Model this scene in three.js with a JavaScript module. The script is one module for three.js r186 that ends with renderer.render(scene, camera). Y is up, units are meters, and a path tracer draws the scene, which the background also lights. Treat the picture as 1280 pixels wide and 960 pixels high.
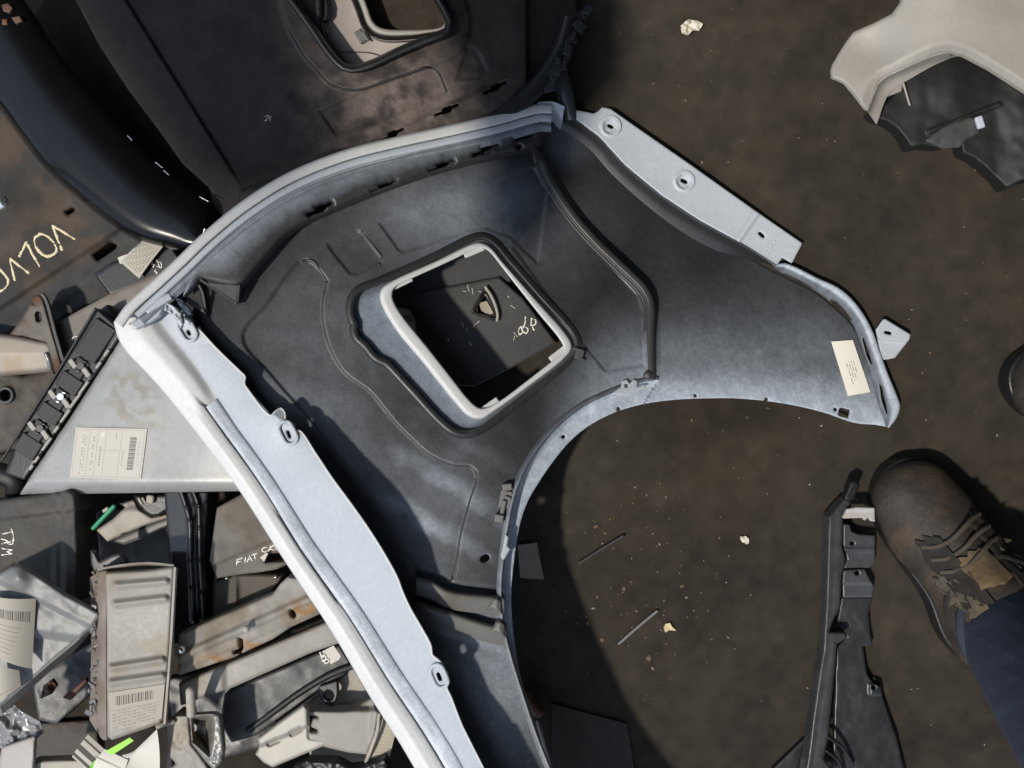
import * as THREE from 'three';
import { mergeGeometries as mergeG, mergeVertices } from 'three/addons/utils/BufferGeometryUtils.js';
import { RoundedBoxGeometry } from 'three/addons/geometries/RoundedBoxGeometry.js';
import { MarchingCubes } from 'three/addons/objects/MarchingCubes.js';

// ------------------------------------------------------------------ camera, sky, sun, exposure
const HC = 1.2;                                   // camera height over the floor; it looks straight down
const scene = new THREE.Scene();
const camera = new THREE.PerspectiveCamera(2 * Math.atan(0.48 / HC) * 180 / Math.PI, 4 / 3, 0.05, 40);
camera.up.set(0, 0, -1);
camera.position.set(0, HC, 0);
camera.lookAt(0, 0, 0);
const renderer = new THREE.WebGLRenderer({ antialias: true });
renderer.setSize(1024, 768);
renderer.toneMapping = THREE.LinearToneMapping;
renderer.toneMappingExposure = 1.12;
renderer.shadowMap.enabled = true;
{ // pale even daylight sky, a little brighter at the zenith
  const w = 64, h = 32, d = new Float32Array(w * h * 4);
  for (let j = 0; j < h; j++) for (let i = 0; i < w; i++) {
    const e = Math.max(0, (j + .5) / h * 2 - 1), k = (j * w + i) * 4;
    const b = 0.72 + 0.28 * e;
    d[k] = b * 0.80; d[k + 1] = b * 0.96; d[k + 2] = b * 1.24; d[k + 3] = 1;
  }
  const t = new THREE.DataTexture(d, w, h, THREE.RGBAFormat, THREE.FloatType);
  t.mapping = THREE.EquirectangularReflectionMapping; t.magFilter = t.minFilter = THREE.LinearFilter; t.needsUpdate = true;
  scene.background = t; scene.environment = t;
}
const sun = new THREE.DirectionalLight(new THREE.Color().setRGB(1, 0.93, 0.82), 3.2);
sun.position.set(-0.47 * 3, 3, 0.33 * 3); sun.target.position.set(0, 0, 0);
sun.castShadow = true; sun.shadow.radius = 5; sun.shadow.mapSize.set(4096, 4096);
Object.assign(sun.shadow.camera, { left: -1.2, right: 1.2, top: 1.2, bottom: -1.2, near: 0.5, far: 8 });
sun.shadow.bias = -0.0005;
scene.add(sun, sun.target);

// ------------------------------------------------------------------ helpers
const mergeGeometries = gs => mergeG(gs.some(g => !g.index) ? gs.map(g => g.index ? g.toNonIndexed() : g) : gs);
let seed = 7;
const rnd = () => { seed = (seed * 1664525 + 1013904223) >>> 0; return seed / 4294967296; };
const clamp = (v, a = 0, b = 1) => Math.min(b, Math.max(a, v));
const sst = (a, b, v) => { const t = clamp((v - a) / (b - a)); return t * t * (3 - 2 * t); };
const lerp = (a, b, t) => a + (b - a) * t;
const gau = (x, y, cx, cy, rx, ry = rx) => Math.exp(-(((x - cx) / rx) ** 2) - ((y - cy) / ry) ** 2);
const hash = (i, j, p = 0) => { let n = (i * 374761393 + j * 668265263 + p * 362437) | 0; n = Math.imul(n ^ (n >>> 13), 1274126177); return ((n ^ (n >>> 16)) >>> 0) / 4294967296; };
function vn(x, y, per = 0, p = 0) {
  let i = Math.floor(x), j = Math.floor(y), u = x - i, v = y - j; u = u * u * (3 - 2 * u); v = v * v * (3 - 2 * v);
  const m = q => per ? ((q % per) + per) % per : q;
  const a = hash(m(i), m(j), p), b = hash(m(i + 1), m(j), p), c = hash(m(i), m(j + 1), p), d = hash(m(i + 1), m(j + 1), p);
  return a + (b - a) * u + (c - a) * v + (a - b - c + d) * u * v;
}
function fbm(x, y, o = 4, per = 0, p = 0) { let s = 0, a = .5, f = 1; for (let k = 0; k < o; k++) { s += a * vn(x * f, y * f, per * f, p + k); a *= .5; f *= 2; } return s / (1 - .5 ** o); }
// a point of the place: plan position read off the floor plan grid (1 unit = 1 mm on the floor), lifted to h mm along its sight line
const P = (x, y, h) => { const k = (HC - h / 1000) / HC / 1000; return new THREE.Vector3((x - 640) * k, h / 1000, (y - 480) * k); };
function cat(pts, n, closed = false) {            // n points at equal arc steps along a smooth curve
  const dim = pts[0].length;
  const c = new THREE.CatmullRomCurve3(pts.map(p => new THREE.Vector3(p[0], p[1], p[2] || 0)), closed, 'centripetal');
  c.arcLengthDivisions = Math.max(200, pts.length * 12);
  const r = c.getSpacedPoints(closed ? n : n - 1).map(v => dim > 2 ? [v.x, v.y, v.z] : [v.x, v.y]);
  if (closed) r.pop();
  return r;
}
const C = (pts, k = 6) => cat(pts, pts.length * k, true);      // smooth closed outline
const L = (pts, k = 6) => cat(pts, pts.length * k);            // smooth open line
function segd(x, y, a, b) { const dx = b[0] - a[0], dy = b[1] - a[1], l = dx * dx + dy * dy, t = l ? clamp(((x - a[0]) * dx + (y - a[1]) * dy) / l) : 0; return (x - a[0] - t * dx) ** 2 + (y - a[1] - t * dy) ** 2; }
const PD = new WeakMap();
function pdist(line, x, y, closed = false) {
  let ch = PD.get(line);
  if (!ch) { ch = []; const n = line.length, m = n - (closed ? 0 : 1); for (let s = 0; s < m; s += 6) { const e = Math.min(m, s + 6), q = [1e9, 1e9, -1e9, -1e9]; for (let i = s; i <= e; i++) { const p = line[i % n]; q[0] = Math.min(q[0], p[0]); q[1] = Math.min(q[1], p[1]); q[2] = Math.max(q[2], p[0]); q[3] = Math.max(q[3], p[1]); } ch.push([s, e, q]); } PD.set(line, ch); }
  let m = 1e12; const n = line.length;
  for (const [s, e, q] of ch) { const dx = Math.max(q[0] - x, 0, x - q[2]), dy = Math.max(q[1] - y, 0, y - q[3]); if (dx * dx + dy * dy >= m) continue; for (let i = s; i < e; i++) { const d = segd(x, y, line[i], line[(i + 1) % n]); if (d < m) m = d; } }
  return Math.sqrt(m);
}
function inside(r, x, y) { let c = false; for (let i = 0, j = r.length - 1; i < r.length; j = i++) { const a = r[i], b = r[j]; if ((a[1] > y) !== (b[1] > y) && x < (b[0] - a[0]) * (y - a[1]) / (b[1] - a[1]) + a[0]) c = !c; } return c; }
const BB = new WeakMap();
const sdp = (r, x, y) => { let q = BB.get(r); if (!q) BB.set(r, q = bbox(r)); return x < q[0] - 25 || y < q[1] - 25 || x > q[2] + 25 || y > q[3] + 25 ? -25 : sdp0(r, x, y); };
const sdp0 = (r, x, y) => (inside(r, x, y) ? 1 : -1) * pdist(r, x, y, true);
const between = (A, B, x, y) => { const a = pdist(A, x, y), b = pdist(B, x, y); return a / (a + b + 1e-6); };
function bbox(r) { let a = [1e9, 1e9, -1e9, -1e9]; for (const p of r) { a[0] = Math.min(a[0], p[0]); a[1] = Math.min(a[1], p[1]); a[2] = Math.max(a[2], p[0]); a[3] = Math.max(a[3], p[1]); } return a; }

// pressed sheet: outline with holes, height h(x, y) in mm, thickness t, edges rounded over `round`
function sheet({ ring, holes = [], h, t = 2, step = 3, round = 0, col, floorAt }) {
  const hf = typeof h === 'function' ? h : () => h, [x0, y0, x1, y1] = bbox(ring);
  const nx = Math.ceil((x1 - x0) / step) + 3, ny = Math.ceil((y1 - y0) / step) + 3, ox = x0 - step, oy = y0 - step;
  const hb = holes.map(bbox), D = new Float32Array(nx * ny);
  for (let j = 0; j < ny; j++) for (let i = 0; i < nx; i++) {
    const x = ox + i * step, y = oy + j * step; let d = sdp(ring, x, y);
    holes.forEach((r, q) => { const b = hb[q]; if (x > b[0] - 30 && x < b[2] + 30 && y > b[1] - 30 && y < b[3] + 30) d = Math.min(d, -sdp(r, x, y)); });
    D[j * nx + i] = Math.abs(d) < 1e-4 ? 1e-4 : d;
  }
  const V = [], key = new Map(), tris = [], segs = [];
  const vert = (k, x, y, d) => { let q = key.get(k); if (q === undefined) { q = V.length; V.push([x, y, d]); key.set(k, q); } return q; };
  const cs = [[0, 0], [1, 0], [1, 1], [0, 1]];
  for (let j = 0; j < ny - 1; j++) for (let i = 0; i < nx - 1; i++) {
    const d = cs.map(c => D[(j + c[1]) * nx + i + c[0]]);
    if (d.every(v => v < 0)) continue;
    const poly = [], out = [];
    for (let k = 0; k < 4; k++) {
      const a = cs[k], b = cs[(k + 1) % 4], da = d[k], db = d[(k + 1) % 4];
      const ai = i + a[0], aj = j + a[1], bi = i + b[0], bj = j + b[1];
      if (da > 0) { poly.push(vert('c' + ai + ',' + aj, ox + ai * step, oy + aj * step, da)); }
      if (da > 0 !== db > 0) {
        const u = da / (da - db), kx = Math.min(ai, bi), ky = Math.min(aj, bj);
        const q = vert((aj === bj ? 'h' : 'v') + kx + ',' + ky, ox + lerp(ai, bi, u) * step, oy + lerp(aj, bj, u) * step, 0);
        if (da > 0) out.push([poly.length, q]);
        poly.push(q);
      }
    }
    for (const [s, q] of out) segs.push([q, poly[(s + 1) % poly.length]]);
    for (let k = 1; k < poly.length - 1; k++) tris.push(poly[0], poly[k + 1], poly[k]);
  }
  const n = V.length, pos = [], cols = [], idx = [];
  const top = V.map(([x, y, d]) => { let z = hf(x, y); if (round && d < round) z -= round - Math.sqrt(Math.max(0, round * round - (round - d) ** 2)); return P(x, y, z); });
  const bot = top.map((v, i) => { const w = v.clone(); w.y = floorAt !== undefined ? Math.min(v.y - .0005, floorAt / 1000) : v.y - (typeof t === 'function' ? t(V[i][0], V[i][1]) : t) / 1000; return w; });
  const put = (v, i) => { pos.push(v.x, v.y, v.z); if (col) { const c = col(V[i][0], V[i][1], V[i][2]); cols.push(c[0], c[1], c[2]); } };
  top.forEach(put); bot.forEach(put);
  for (let k = 0; k < tris.length; k += 3) { idx.push(tris[k], tris[k + 1], tris[k + 2], n + tris[k], n + tris[k + 2], n + tris[k + 1]); }
  for (const [a, b] of segs) { const s = pos.length / 3; put(top[a], a); put(top[b], b); put(bot[b], b); put(bot[a], a); idx.push(s, s + 1, s + 2, s, s + 2, s + 3); }
  return finish(pos, idx, cols);
}
function finish(pos, idx, cols, uv) {
  const g = new THREE.BufferGeometry();
  g.setAttribute('position', new THREE.Float32BufferAttribute(pos, 3));
  if (!uv) { uv = []; for (let i = 0; i < pos.length; i += 3) uv.push(pos[i], pos[i + 2] + pos[i + 1] * .7); }
  g.setAttribute('uv', new THREE.Float32BufferAttribute(uv, 2));
  if (cols && cols.length) g.setAttribute('color', new THREE.Float32BufferAttribute(cols, 3));
  g.setIndex(idx); g.computeVertexNormals();
  return g;
}
// surface through several rails ([x, y, h] lists), rounded across, given thickness t
function loft(rails, { n = 60, m = 3, t = 1.5, closed = false, col, linear = false, hard = false } = {}) {
  const R = rails.map(r => hard ? r : cat(r, n, closed)); n = R[0].length;
  const rows = []; // rows[i][k]
  for (let i = 0; i < n; i++) {
    const c = R.map(r => r[i]); let row = c;
    if (m > 1) {
      row = [];
      if (linear) { for (let k = 0; k < c.length - 1; k++) for (let q = 0; q < m; q++) row.push([0, 1, 2].map(a => lerp(c[k][a], c[k + 1][a], q / m))); row.push(c[c.length - 1]); }
      else { const cv = new THREE.CatmullRomCurve3(c.map(p => new THREE.Vector3(...p)), false, 'centripetal'); for (let q = 0; q <= (c.length - 1) * m; q++) { const v = cv.getPoint(q / ((c.length - 1) * m)); row.push([v.x, v.y, v.z]); } }
    }
    rows.push(row);
  }
  return solid(rows.map(r => r.map(p => P(p[0], p[1], p[2]))), t, closed, col && ((i, k) => col(rows[i][k][0], rows[i][k][1], k / (rows[0].length - 1), i / (n - 1))));
}
function solid(rows, t, closed, col, wantUv) {
  const n = rows.length, m = rows[0].length, pos = [], idx = [], cols = [], uv = [];
  const id = (i, k) => (i % n) * m + k;
  rows.forEach((r, i) => r.forEach((v, k) => { pos.push(v.x, v.y, v.z); if (col) cols.push(...col(i, k)); uv.push(k / (m - 1), 1 - i / (n - 1)); }));
  for (let i = 0; i < (closed ? n : n - 1); i++) for (let k = 0; k < m - 1; k++) idx.push(id(i, k), id(i + 1, k), id(i + 1, k + 1), id(i, k), id(i + 1, k + 1), id(i, k + 1));
  let g = finish(pos.slice(), idx.slice()); let N = g.attributes.normal, up = 0;
  for (let i = 0; i < N.count; i++) up += N.getY(i);
  if (up < 0) { for (let k = 0; k < idx.length; k += 3) { const a = idx[k + 1]; idx[k + 1] = idx[k + 2]; idx[k + 2] = a; } g = finish(pos.slice(), idx.slice()); N = g.attributes.normal; }
  const s = n * m, ni = idx.length, tt = t / 1000;
  for (let i = 0; i < s; i++) { pos.push(pos[i * 3] - N.getX(i) * tt, pos[i * 3 + 1] - N.getY(i) * tt, pos[i * 3 + 2] - N.getZ(i) * tt); if (col) cols.push(cols[i * 3], cols[i * 3 + 1], cols[i * 3 + 2]); uv.push(uv[i * 2], uv[i * 2 + 1]); }
  for (let k = 0; k < ni; k += 3) idx.push(s + idx[k], s + idx[k + 2], s + idx[k + 1]);
  const wall = (a, b) => { const q = pos.length / 3; for (const v of [a, b, b + s, a + s]) { pos.push(pos[v * 3], pos[v * 3 + 1], pos[v * 3 + 2]); if (col) cols.push(cols[v * 3], cols[v * 3 + 1], cols[v * 3 + 2]); uv.push(uv[v * 2], uv[v * 2 + 1]); } idx.push(q, q + 1, q + 2, q, q + 2, q + 3); };
  for (let i = 0; i < (closed ? n : n - 1); i++) { wall(id(i, 0), id(i + 1, 0)); wall(id(i, m - 1), id(i + 1, m - 1)); }
  if (!closed) for (let k = 0; k < m - 1; k++) { wall(id(0, k), id(0, k + 1)); wall(id(n - 1, k), id(n - 1, k + 1)); }
  return finish(pos, idx, cols, wantUv ? uv : null);
}
// paper or label on four corners TL TR BR BL ([x, y, h]); bulge in mm; picture uv
function patch(c, { bend = 0, curl = 0, t = .3, n = 12, m = 12 } = {}) {
  const rows = [], q = c.map(p => P(...p));
  for (let i = 0; i <= n; i++) { const v = i / n, r = []; for (let k = 0; k <= m; k++) { const u = k / m, p = q[0].clone().lerp(q[1], u).lerp(q[3].clone().lerp(q[2], u), v); p.y += (bend * 4 * u * (1 - u) + curl * 4 * v * (1 - v)) / 1000; r.push(p); } rows.push(r); }
  return solid(rows, t, false, null, true);
}
function tube(pts, r, { closed = false, n, seg = 8, cap = true, flat = 1 } = {}) {
  const v = pts.map(p => P(...p)), c = new THREE.CatmullRomCurve3(v, closed, 'centripetal');
  const g = [new THREE.TubeGeometry(c, n || Math.max(4, pts.length * 6), r / 1000, seg, closed)];
  if (!closed && cap) for (const e of [v[0], v[v.length - 1]]) { const s = new THREE.SphereGeometry(r / 1000, seg, 6); s.translate(e.x, e.y, e.z); g.push(s); }
  return mergeGeometries(g);
}
function chalk(lines, hf, r = 1.1) {               // hand-drawn strokes: crumbs of chalk of uneven width lying on a surface
  const f = typeof hf === 'function' ? hf : () => hf, out = [];
  for (const l of lines) {
    let len = 0; for (let i = 1; i < l.length; i++) len += Math.hypot(l[i][0] - l[i - 1][0], l[i][1] - l[i - 1][1]);
    const n = Math.max(4, Math.ceil(len / (r * .55))), q = cat(l.map(p => [p[0], p[1]]), n), ph = rnd() * 9;
    q.forEach((p, i) => { const w = .55 + .75 * vn(i * .16 + ph, 3) - .12 * rnd(); if (vn(i * .5 + ph, 7) > .86) return; const x = p[0] + (rnd() - .5) * r * .5, y = p[1] + (rnd() - .5) * r * .5, g = new THREE.IcosahedronGeometry(r * w / 1000, 0); g.rotateY(rnd() * 6); g.scale(1, .4, 1); const v = P(x, y, f(x, y) + r * .1); g.translate(v.x, v.y, v.z); out.push(g); });
  }
  return mergeGeometries(out);
}
function rbox(x, y, h, w, d, hh, rot = 0, r = 1.5, tilt = [0, 0]) { // rounded block, centre of its base at h
  const g = new RoundedBoxGeometry(w / 1000, hh / 1000, d / 1000, 3, Math.min(r, w / 2.1, d / 2.1, hh / 2.1) / 1000);
  g.translate(0, hh / 2000, 0); g.rotateX(tilt[0]); g.rotateZ(tilt[1]); g.rotateY(-rot); const p = P(x, y, h); g.translate(p.x, p.y, p.z); return g;
}
function cyl(x, y, h, r, hh, { seg = 24, r2 = r, tilt } = {}) { const g = new THREE.CylinderGeometry(r2 / 1000, r / 1000, hh / 1000, seg); g.translate(0, hh / 2000, 0); if (tilt) { g.rotateX(tilt[0]); g.rotateZ(tilt[1]); } const p = P(x, y, h); g.translate(p.x, p.y, p.z); return g; }
function dome(x, y, h, r, hh) { const g = new THREE.SphereGeometry(r / 1000, 24, 10, 0, Math.PI * 2, 0, Math.PI / 2); g.scale(1, hh / r, 1); const p = P(x, y, h); g.translate(p.x, p.y, p.z); return g; }
const circ = (x, y, r, ry = r, rot = 0, n = 28) => Array.from({ length: n }, (_, i) => { const a = i / n * 6.2832, u = r * Math.cos(a), v = ry * Math.sin(a); return [x + u * Math.cos(rot) - v * Math.sin(rot), y + u * Math.sin(rot) + v * Math.cos(rot)]; });
const rect = (x, y, w, d, rot = 0) => [[-1, -1], [1, -1], [1, 1], [-1, 1]].map(([a, b]) => { const u = a * w / 2, v = b * d / 2; return [x + u * Math.cos(rot) - v * Math.sin(rot), y + u * Math.sin(rot) + v * Math.cos(rot)]; });
const slot = (x, y, w, d, rot) => { const r = d / 2, n = 8, o = []; for (const s of [1, -1]) for (let i = 0; i <= n; i++) { const a = -Math.PI / 2 + Math.PI * i / n + (s < 0 ? Math.PI : 0); o.push([s * (w / 2 - r) + r * Math.cos(a), r * Math.sin(a)]); } return o.map(([u, v]) => [x + u * Math.cos(rot) - v * Math.sin(rot), y + u * Math.sin(rot) + v * Math.cos(rot)]); };

const used = {};
function numbered(n) { const k = used[n] = (used[n] ?? -1) + 1; return k ? n + '_' + String(k).padStart(3, '0') : n; }
function thing(name, label, category, group) { const o = new THREE.Group(); o.name = numbered(name); o.userData = { label, category }; if (group) o.userData.group = group; scene.add(o); return o; }
function part(name, geo, mat, parent, label) { const m = new THREE.Mesh(geo, mat); m.name = name; m.castShadow = m.receiveShadow = true; if (label) m.userData.label = label; parent.add(m); return m; }
function solo(name, geo, mat, label, category, group) { const m = part(numbered(name), geo, mat, scene, label); m.userData.category = category; if (group) m.userData.group = group; return m; }

// ------------------------------------------------------------------ textures and materials
function dtex(w, fn, rep, srgb = true) {
  const d = new Uint8Array(w * w * 4);
  for (let j = 0; j < w; j++) for (let i = 0; i < w; i++) { const c = fn(i / w, j / w), k = (j * w + i) * 4; for (let q = 0; q < 3; q++) d[k + q] = clamp(Array.isArray(c) ? c[q] : c) * 255; d[k + 3] = 255; }
  const t = new THREE.DataTexture(d, w, w); t.wrapS = t.wrapT = THREE.RepeatWrapping; t.magFilter = THREE.LinearFilter; t.minFilter = THREE.LinearMipmapLinearFilter; t.generateMipmaps = true;
  if (srgb) t.colorSpace = THREE.SRGBColorSpace; t.repeat.set(1 / rep, 1 / rep); t.needsUpdate = true; return t;
}
function scratches(n, len, per = 1, s0 = 3) { seed = s0; return Array.from({ length: n }, () => { const x = rnd(), y = rnd(), a = rnd() * 6.28, l = len * (.3 + rnd()); return [[x, y], [x + Math.cos(a) * l, y + Math.sin(a) * l]]; }); }
function ctex(w, h, draw, srgb = true) { const c = document.createElement('canvas'); c.width = w; c.height = h; draw(c.getContext('2d'), w, h); const t = new THREE.CanvasTexture(c); if (srgb) t.colorSpace = THREE.SRGBColorSpace; return t; }
const T = {};
T.grain = dtex(256, (u, v) => .5 + (vn(u * 128, v * 128, 128) - .5) * .8 + (vn(u * 64, v * 64, 64, 3) - .5) * .4, .12, false);
// dusty scuffed plastic: colour factor with faint dust, smears and fine scratches
T.dust = dtex(1024, (u, v) => { const a = fbm(u * 6, v * 6, 5, 6, 2), b = fbm(u * 40, v * 40, 3, 40, 9), s = sst(.62, .8, fbm(u * 24 + 3, v * 5, 4, 0, 5)); return .74 + .12 * a + .12 * b + .05 * s - .04 + .10 * (vn(u * 320, v * 320, 320, 8) - .5); }, .45);
T.clean = dtex(512, (u, v) => { const a = fbm(u * 6, v * 6, 5, 6, 17), b = fbm(u * 90, v * 90, 2, 90, 18); return .93 + .06 * (a - .5) + .05 * (b - .5); }, .25);
T.rough = dtex(512, (u, v) => { const a = fbm(u * 8, v * 8, 5, 8, 12), b = vn(u * 128, v * 128, 128, 4); return .55 + .35 * a + .1 * (b - .5); }, .3, false);
// handled sheet metal: stains, drips, light scratches
T.metal = dtex(1024, (u, v) => { const a = fbm(u * 5, v * 5, 6, 5, 21), b = fbm(u * 30, v * 30, 3, 30, 22), st = sst(.55, .75, fbm(u * 9, v * 9, 5, 9, 25)); const k = .78 + .18 * a + .06 * b; return [k - .05 * st, k - .09 * st, k - .15 * st]; }, .4);
T.rust = dtex(1024, (u, v) => { const a = fbm(u * 4, v * 4, 6, 4, 31), b = fbm(u * 36, v * 36, 3, 36, 33), r = sst(.5, .68, fbm(u * 6, v * 6, 6, 6, 35)); const k = .6 + .25 * a + .15 * b; return [lerp(k, .72 * k + .05, r), lerp(k, .52 * k + .03, r), lerp(k, .36 * k, r)]; }, .35);
T.denim = dtex(512, (u, v) => { const w = .5 + .5 * Math.sin((u + v) * 6.2832 * 96), a = fbm(u * 8, v * 8, 5, 8, 41), b = vn(u * 200, v * 200, 200, 42); return .5 + .12 * w + .25 * a + .18 * b; }, .12);
T.sheen = dtex(512, (u, v) => .62 + .45 * fbm(u * 5, v * 5, 5, 5, 68) + .1 * (vn(u * 120, v * 120, 120, 70) - .5), 1.1, false);
T.leather = dtex(1024, (u, v) => { const a = fbm(u * 5, v * 5, 6, 5, 51), m = sst(.45, .7, fbm(u * 7 + 2, v * 7, 5, 7, 53)), b = fbm(u * 60, v * 60, 2, 60, 55); const k = .4 + .4 * a + .15 * b; return [k + .16 * m, k + .1 * m, k + .02 * m]; }, .2);
const lin = (r, g, b) => new THREE.Color().setRGB(r, g, b);
function M(c, { r = .6, m = 0, map, bump, bs = .0002, rm, vc, phys, ...x } = {}) {
  const o = { color: c ? lin(...c) : lin(1, 1, 1), roughness: r, metalness: m, side: THREE.DoubleSide, ...x };
  if (map) o.map = map; if (bump) { o.bumpMap = bump; o.bumpScale = bs; } if (rm) o.roughnessMap = rm; if (vc) o.vertexColors = true;
  return phys ? new THREE.MeshPhysicalMaterial(o) : new THREE.MeshStandardMaterial(o);
}
const mat = {
  plasticV: M(null, { r: .62, map: T.dust, bump: T.grain, bs: .0001, rm: T.rough, vc: true }),
  primerW: M([.66, .657, .645], { r: .5, bump: T.grain, bs: .00008, map: T.clean }),
  primerF: M([.43, .465, .505], { r: .5, bump: T.grain, bs: .00012, map: T.clean }),
  primer: M([.5, .535, .575], { r: .5, bump: T.grain, bs: .00012, map: T.clean }),
  primerV: M(null, { r: .52, bump: T.grain, bs: .00015, vc: true, map: T.dust }),
  black: M([.017, .017, .018], { r: .6, map: T.dust, bump: T.grain, bs: .0001, rm: T.rough }),
  blackV: M(null, { phys: true, specularIntensity: .5, r: .75, map: T.dust, bump: T.grain, bs: .0001, rm: T.rough, vc: true }),
  dark: M([.06, .059, .058], { r: .65, map: T.dust, rm: T.rough }),
  gloss: M([.006, .006, .0065], { r: .2, phys: true, specularIntensity: .5, clearcoat: .12, clearcoatRoughness: .1, map: T.dust }),
  darkRust: M([.075, .062, .05], { r: .7, map: T.rust, bump: T.rough, bs: .0006 }),
  grey: M([.14, .135, .128], { r: .65, map: T.metal, rm: T.rough }),
  silver: M([.5, .5, .5], { r: .45, map: T.metal, rm: T.rough }),
  steel: M([.24, .24, .235], { r: .48, m: .35, map: T.metal, rm: T.rough }),
  beige: M([.30, .28, .245], { r: .78, map: T.metal, rm: T.rough }),
  beigeRust: M([.5, .45, .38], { r: .6, m: .15, map: T.rust, rm: T.rough }),
  cream: M([.42, .385, .325], { r: .65, map: T.metal }),
  white: M([.37, .345, .305], { r: .6, map: T.clean, phys: true, clearcoat: .08, clearcoatRoughness: .4 }),
  chalk: M([.75, .72, .64], { r: .95 }), chalkY: M([.68, .58, .38], { r: .95 }),
  paper: M([.55, .52, .46], { r: .85 }), green: M([.02, .25, .12], { r: .5 }), lime: M([.28, .6, .06], { r: .6 }),
  bump: M([.2, .19, .175], { r: .3, m: .4 }),
  chrome: M([.7, .7, .7], { r: .2, m: .9 }),
  copper: M([.2, .105, .055], { r: .6, map: T.rust }),
};

// ------------------------------------------------------------------ floor
{
  const R = 2.0, specks = [];
  const t = dtex(2048, (u, v) => {
    const a = fbm(u * 4, v * 4, 6, 4, 61), b = fbm(u * 14, v * 14, 5, 14, 63), c = fbm(u * 120, v * 120, 3, 120, 65);
    const oil = sst(.52, .72, fbm(u * 5 + .3, v * 5, 5, 5, 67)), warm = sst(.5, .75, fbm(u * 7, v * 7 + 4, 5, 7, 69)), sp = vn(u * 500, v * 500, 500, 71) > .955 ? 1 : 0, gr = sp * vn(u * 20, v * 20, 20, 72);
    const d2 = fbm(u * 45, v * 45, 4, 45, 66); let k = .178 + .06 * (a - .5) + .045 * (b - .5) + .07 * (c - .5) + .05 * (d2 - .5); k *= 1 - .12 * oil;
    k += gr * .07;
    return [k * (1.06 + .05 * warm), k * (.955 + .01 * warm), k * (.81 - .03 * warm)];
  }, R);
  const bumpT = dtex(1024, (u, v) => .5 + .5 * (fbm(u * 40, v * 40, 5, 40, 75) - .5) + .25 * (vn(u * 400, v * 400, 400, 76) - .5), R, false);
  const g = new THREE.PlaneGeometry(8, 8, 1, 1); g.rotateX(-Math.PI / 2);
  const uv = g.attributes.uv, ps = g.attributes.position; for (let i = 0; i < uv.count; i++) uv.setXY(i, ps.getX(i), ps.getZ(i));
  const f = part('floor', g, M([1, 1, 1], { phys: true, specularIntensity: .5, r: 1, rm: T.sheen, map: t, bump: bumpT, bs: .0012 }), scene); f.userData.kind = 'structure';
}

// ------------------------------------------------------------------ the workshop round the spot: roof, far walls, and two added boards that cast shade
{
  const slab = (name, pts, y, t, m) => { const s = new THREE.Shape(pts.map(p => new THREE.Vector2(p[0], -p[1]))), g = new THREE.ExtrudeGeometry(s, { depth: t, bevelEnabled: false }); g.rotateX(-Math.PI / 2); g.translate(0, y, 0); const o = part(name, g, m, scene); o.userData.kind = 'structure'; return o; };
  const soot = M([.10, .098, .095], { r: .9, map: T.dust }), wall = M([.16, .155, .15], { r: .9, map: T.dust });
  const n = [-.82, .57], q = [.57, .82], e = (d, s) => [n[0] * d + q[0] * s, n[1] * d + q[1] * s];
  slab('roof', [e(.40, -6), e(.40, 6), e(-5, 6), e(-5, -6)], 2.6, .12, soot);
  const T2 = (px, d, ox, oz) => px.map(([x, y]) => [(x - 640) * .925e-3 + ox * d, (y - 480) * .925e-3 + oz * d]);
  slab('added_shade_board_high', T2([[60, -90], [328, -90], [382, 94], [428, 205], [285, 275], [200, 210], [60, 0]], 1.72, -.47, .33), 1.8, .02, soot);  // unseen board on a post, outlined to throw the upper left shade
  slab('added_shade_board_post', [[-1.36, .02], [-1.32, .02], [-1.32, .06], [-1.36, .06]], 0, 1.8, soot);
  slab('added_shade_board_low', T2([[528, -40], [556, 76], [588, 150], [598, 200], [590, 240], [606, 296], [640, 318], [684, 250], [700, 150], [745, 100], [745, -40]], .77, -.47, .33), .85, .02, soot);  // unseen board added above the view, its outline shapes the shadow edge
  for (const [x, z] of [[-.42, -.22], [-.3, -.22]]) slab('added_shade_board_rod', [[x, z], [x + .008, z], [x + .008, z + .008], [x, z + .008]], .87, 1.73, soot);
  const w1 = part('wall', new THREE.BoxGeometry(.2, 2.6, 11), wall, scene); w1.position.set(4, 1.3, 0); w1.userData.kind = 'structure';
  const w2 = part('wall_001', new THREE.BoxGeometry(8, 2.6, .2), wall, scene); w2.position.set(-.2, 1.3, -4); w2.userData.kind = 'structure';
}
// ------------------------------------------------------------------ the grey-primed fender panel, inner side up
const B = (x, y) => { let v = 5 + .26 * (1100 - x) + .25 * (y - 520); { const e = v - 120; v -= .25 * (e + Math.sqrt(e * e + 900)); } return 6 + (v - 6 + Math.sqrt((v - 6) ** 2 + 400)) / 2 - 4; };
const withB = (pts, d) => pts.map(p => [p[0], p[1], B(p[0], p[1]) + (p[2] ?? d)]);
const fender = thing('fender_panel', 'large grey primed fender panel lying inner side up, with a rounded square filler opening', 'fender panel');
const archEdge = L([[1110, 534], [1095, 531], [1070, 529], [1031, 516], [999, 508], [964, 502], [920, 498], [880, 498], [840, 500], [800, 506], [765, 517], [735, 533], [712, 552], [692, 576], [676, 599], [660, 626], [650, 655], [643, 697], [639, 745], [642, 793], [651, 847], [665, 893], [688, 962], [716, 1030], [770, 1110], [830, 1170]], 5);
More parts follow.
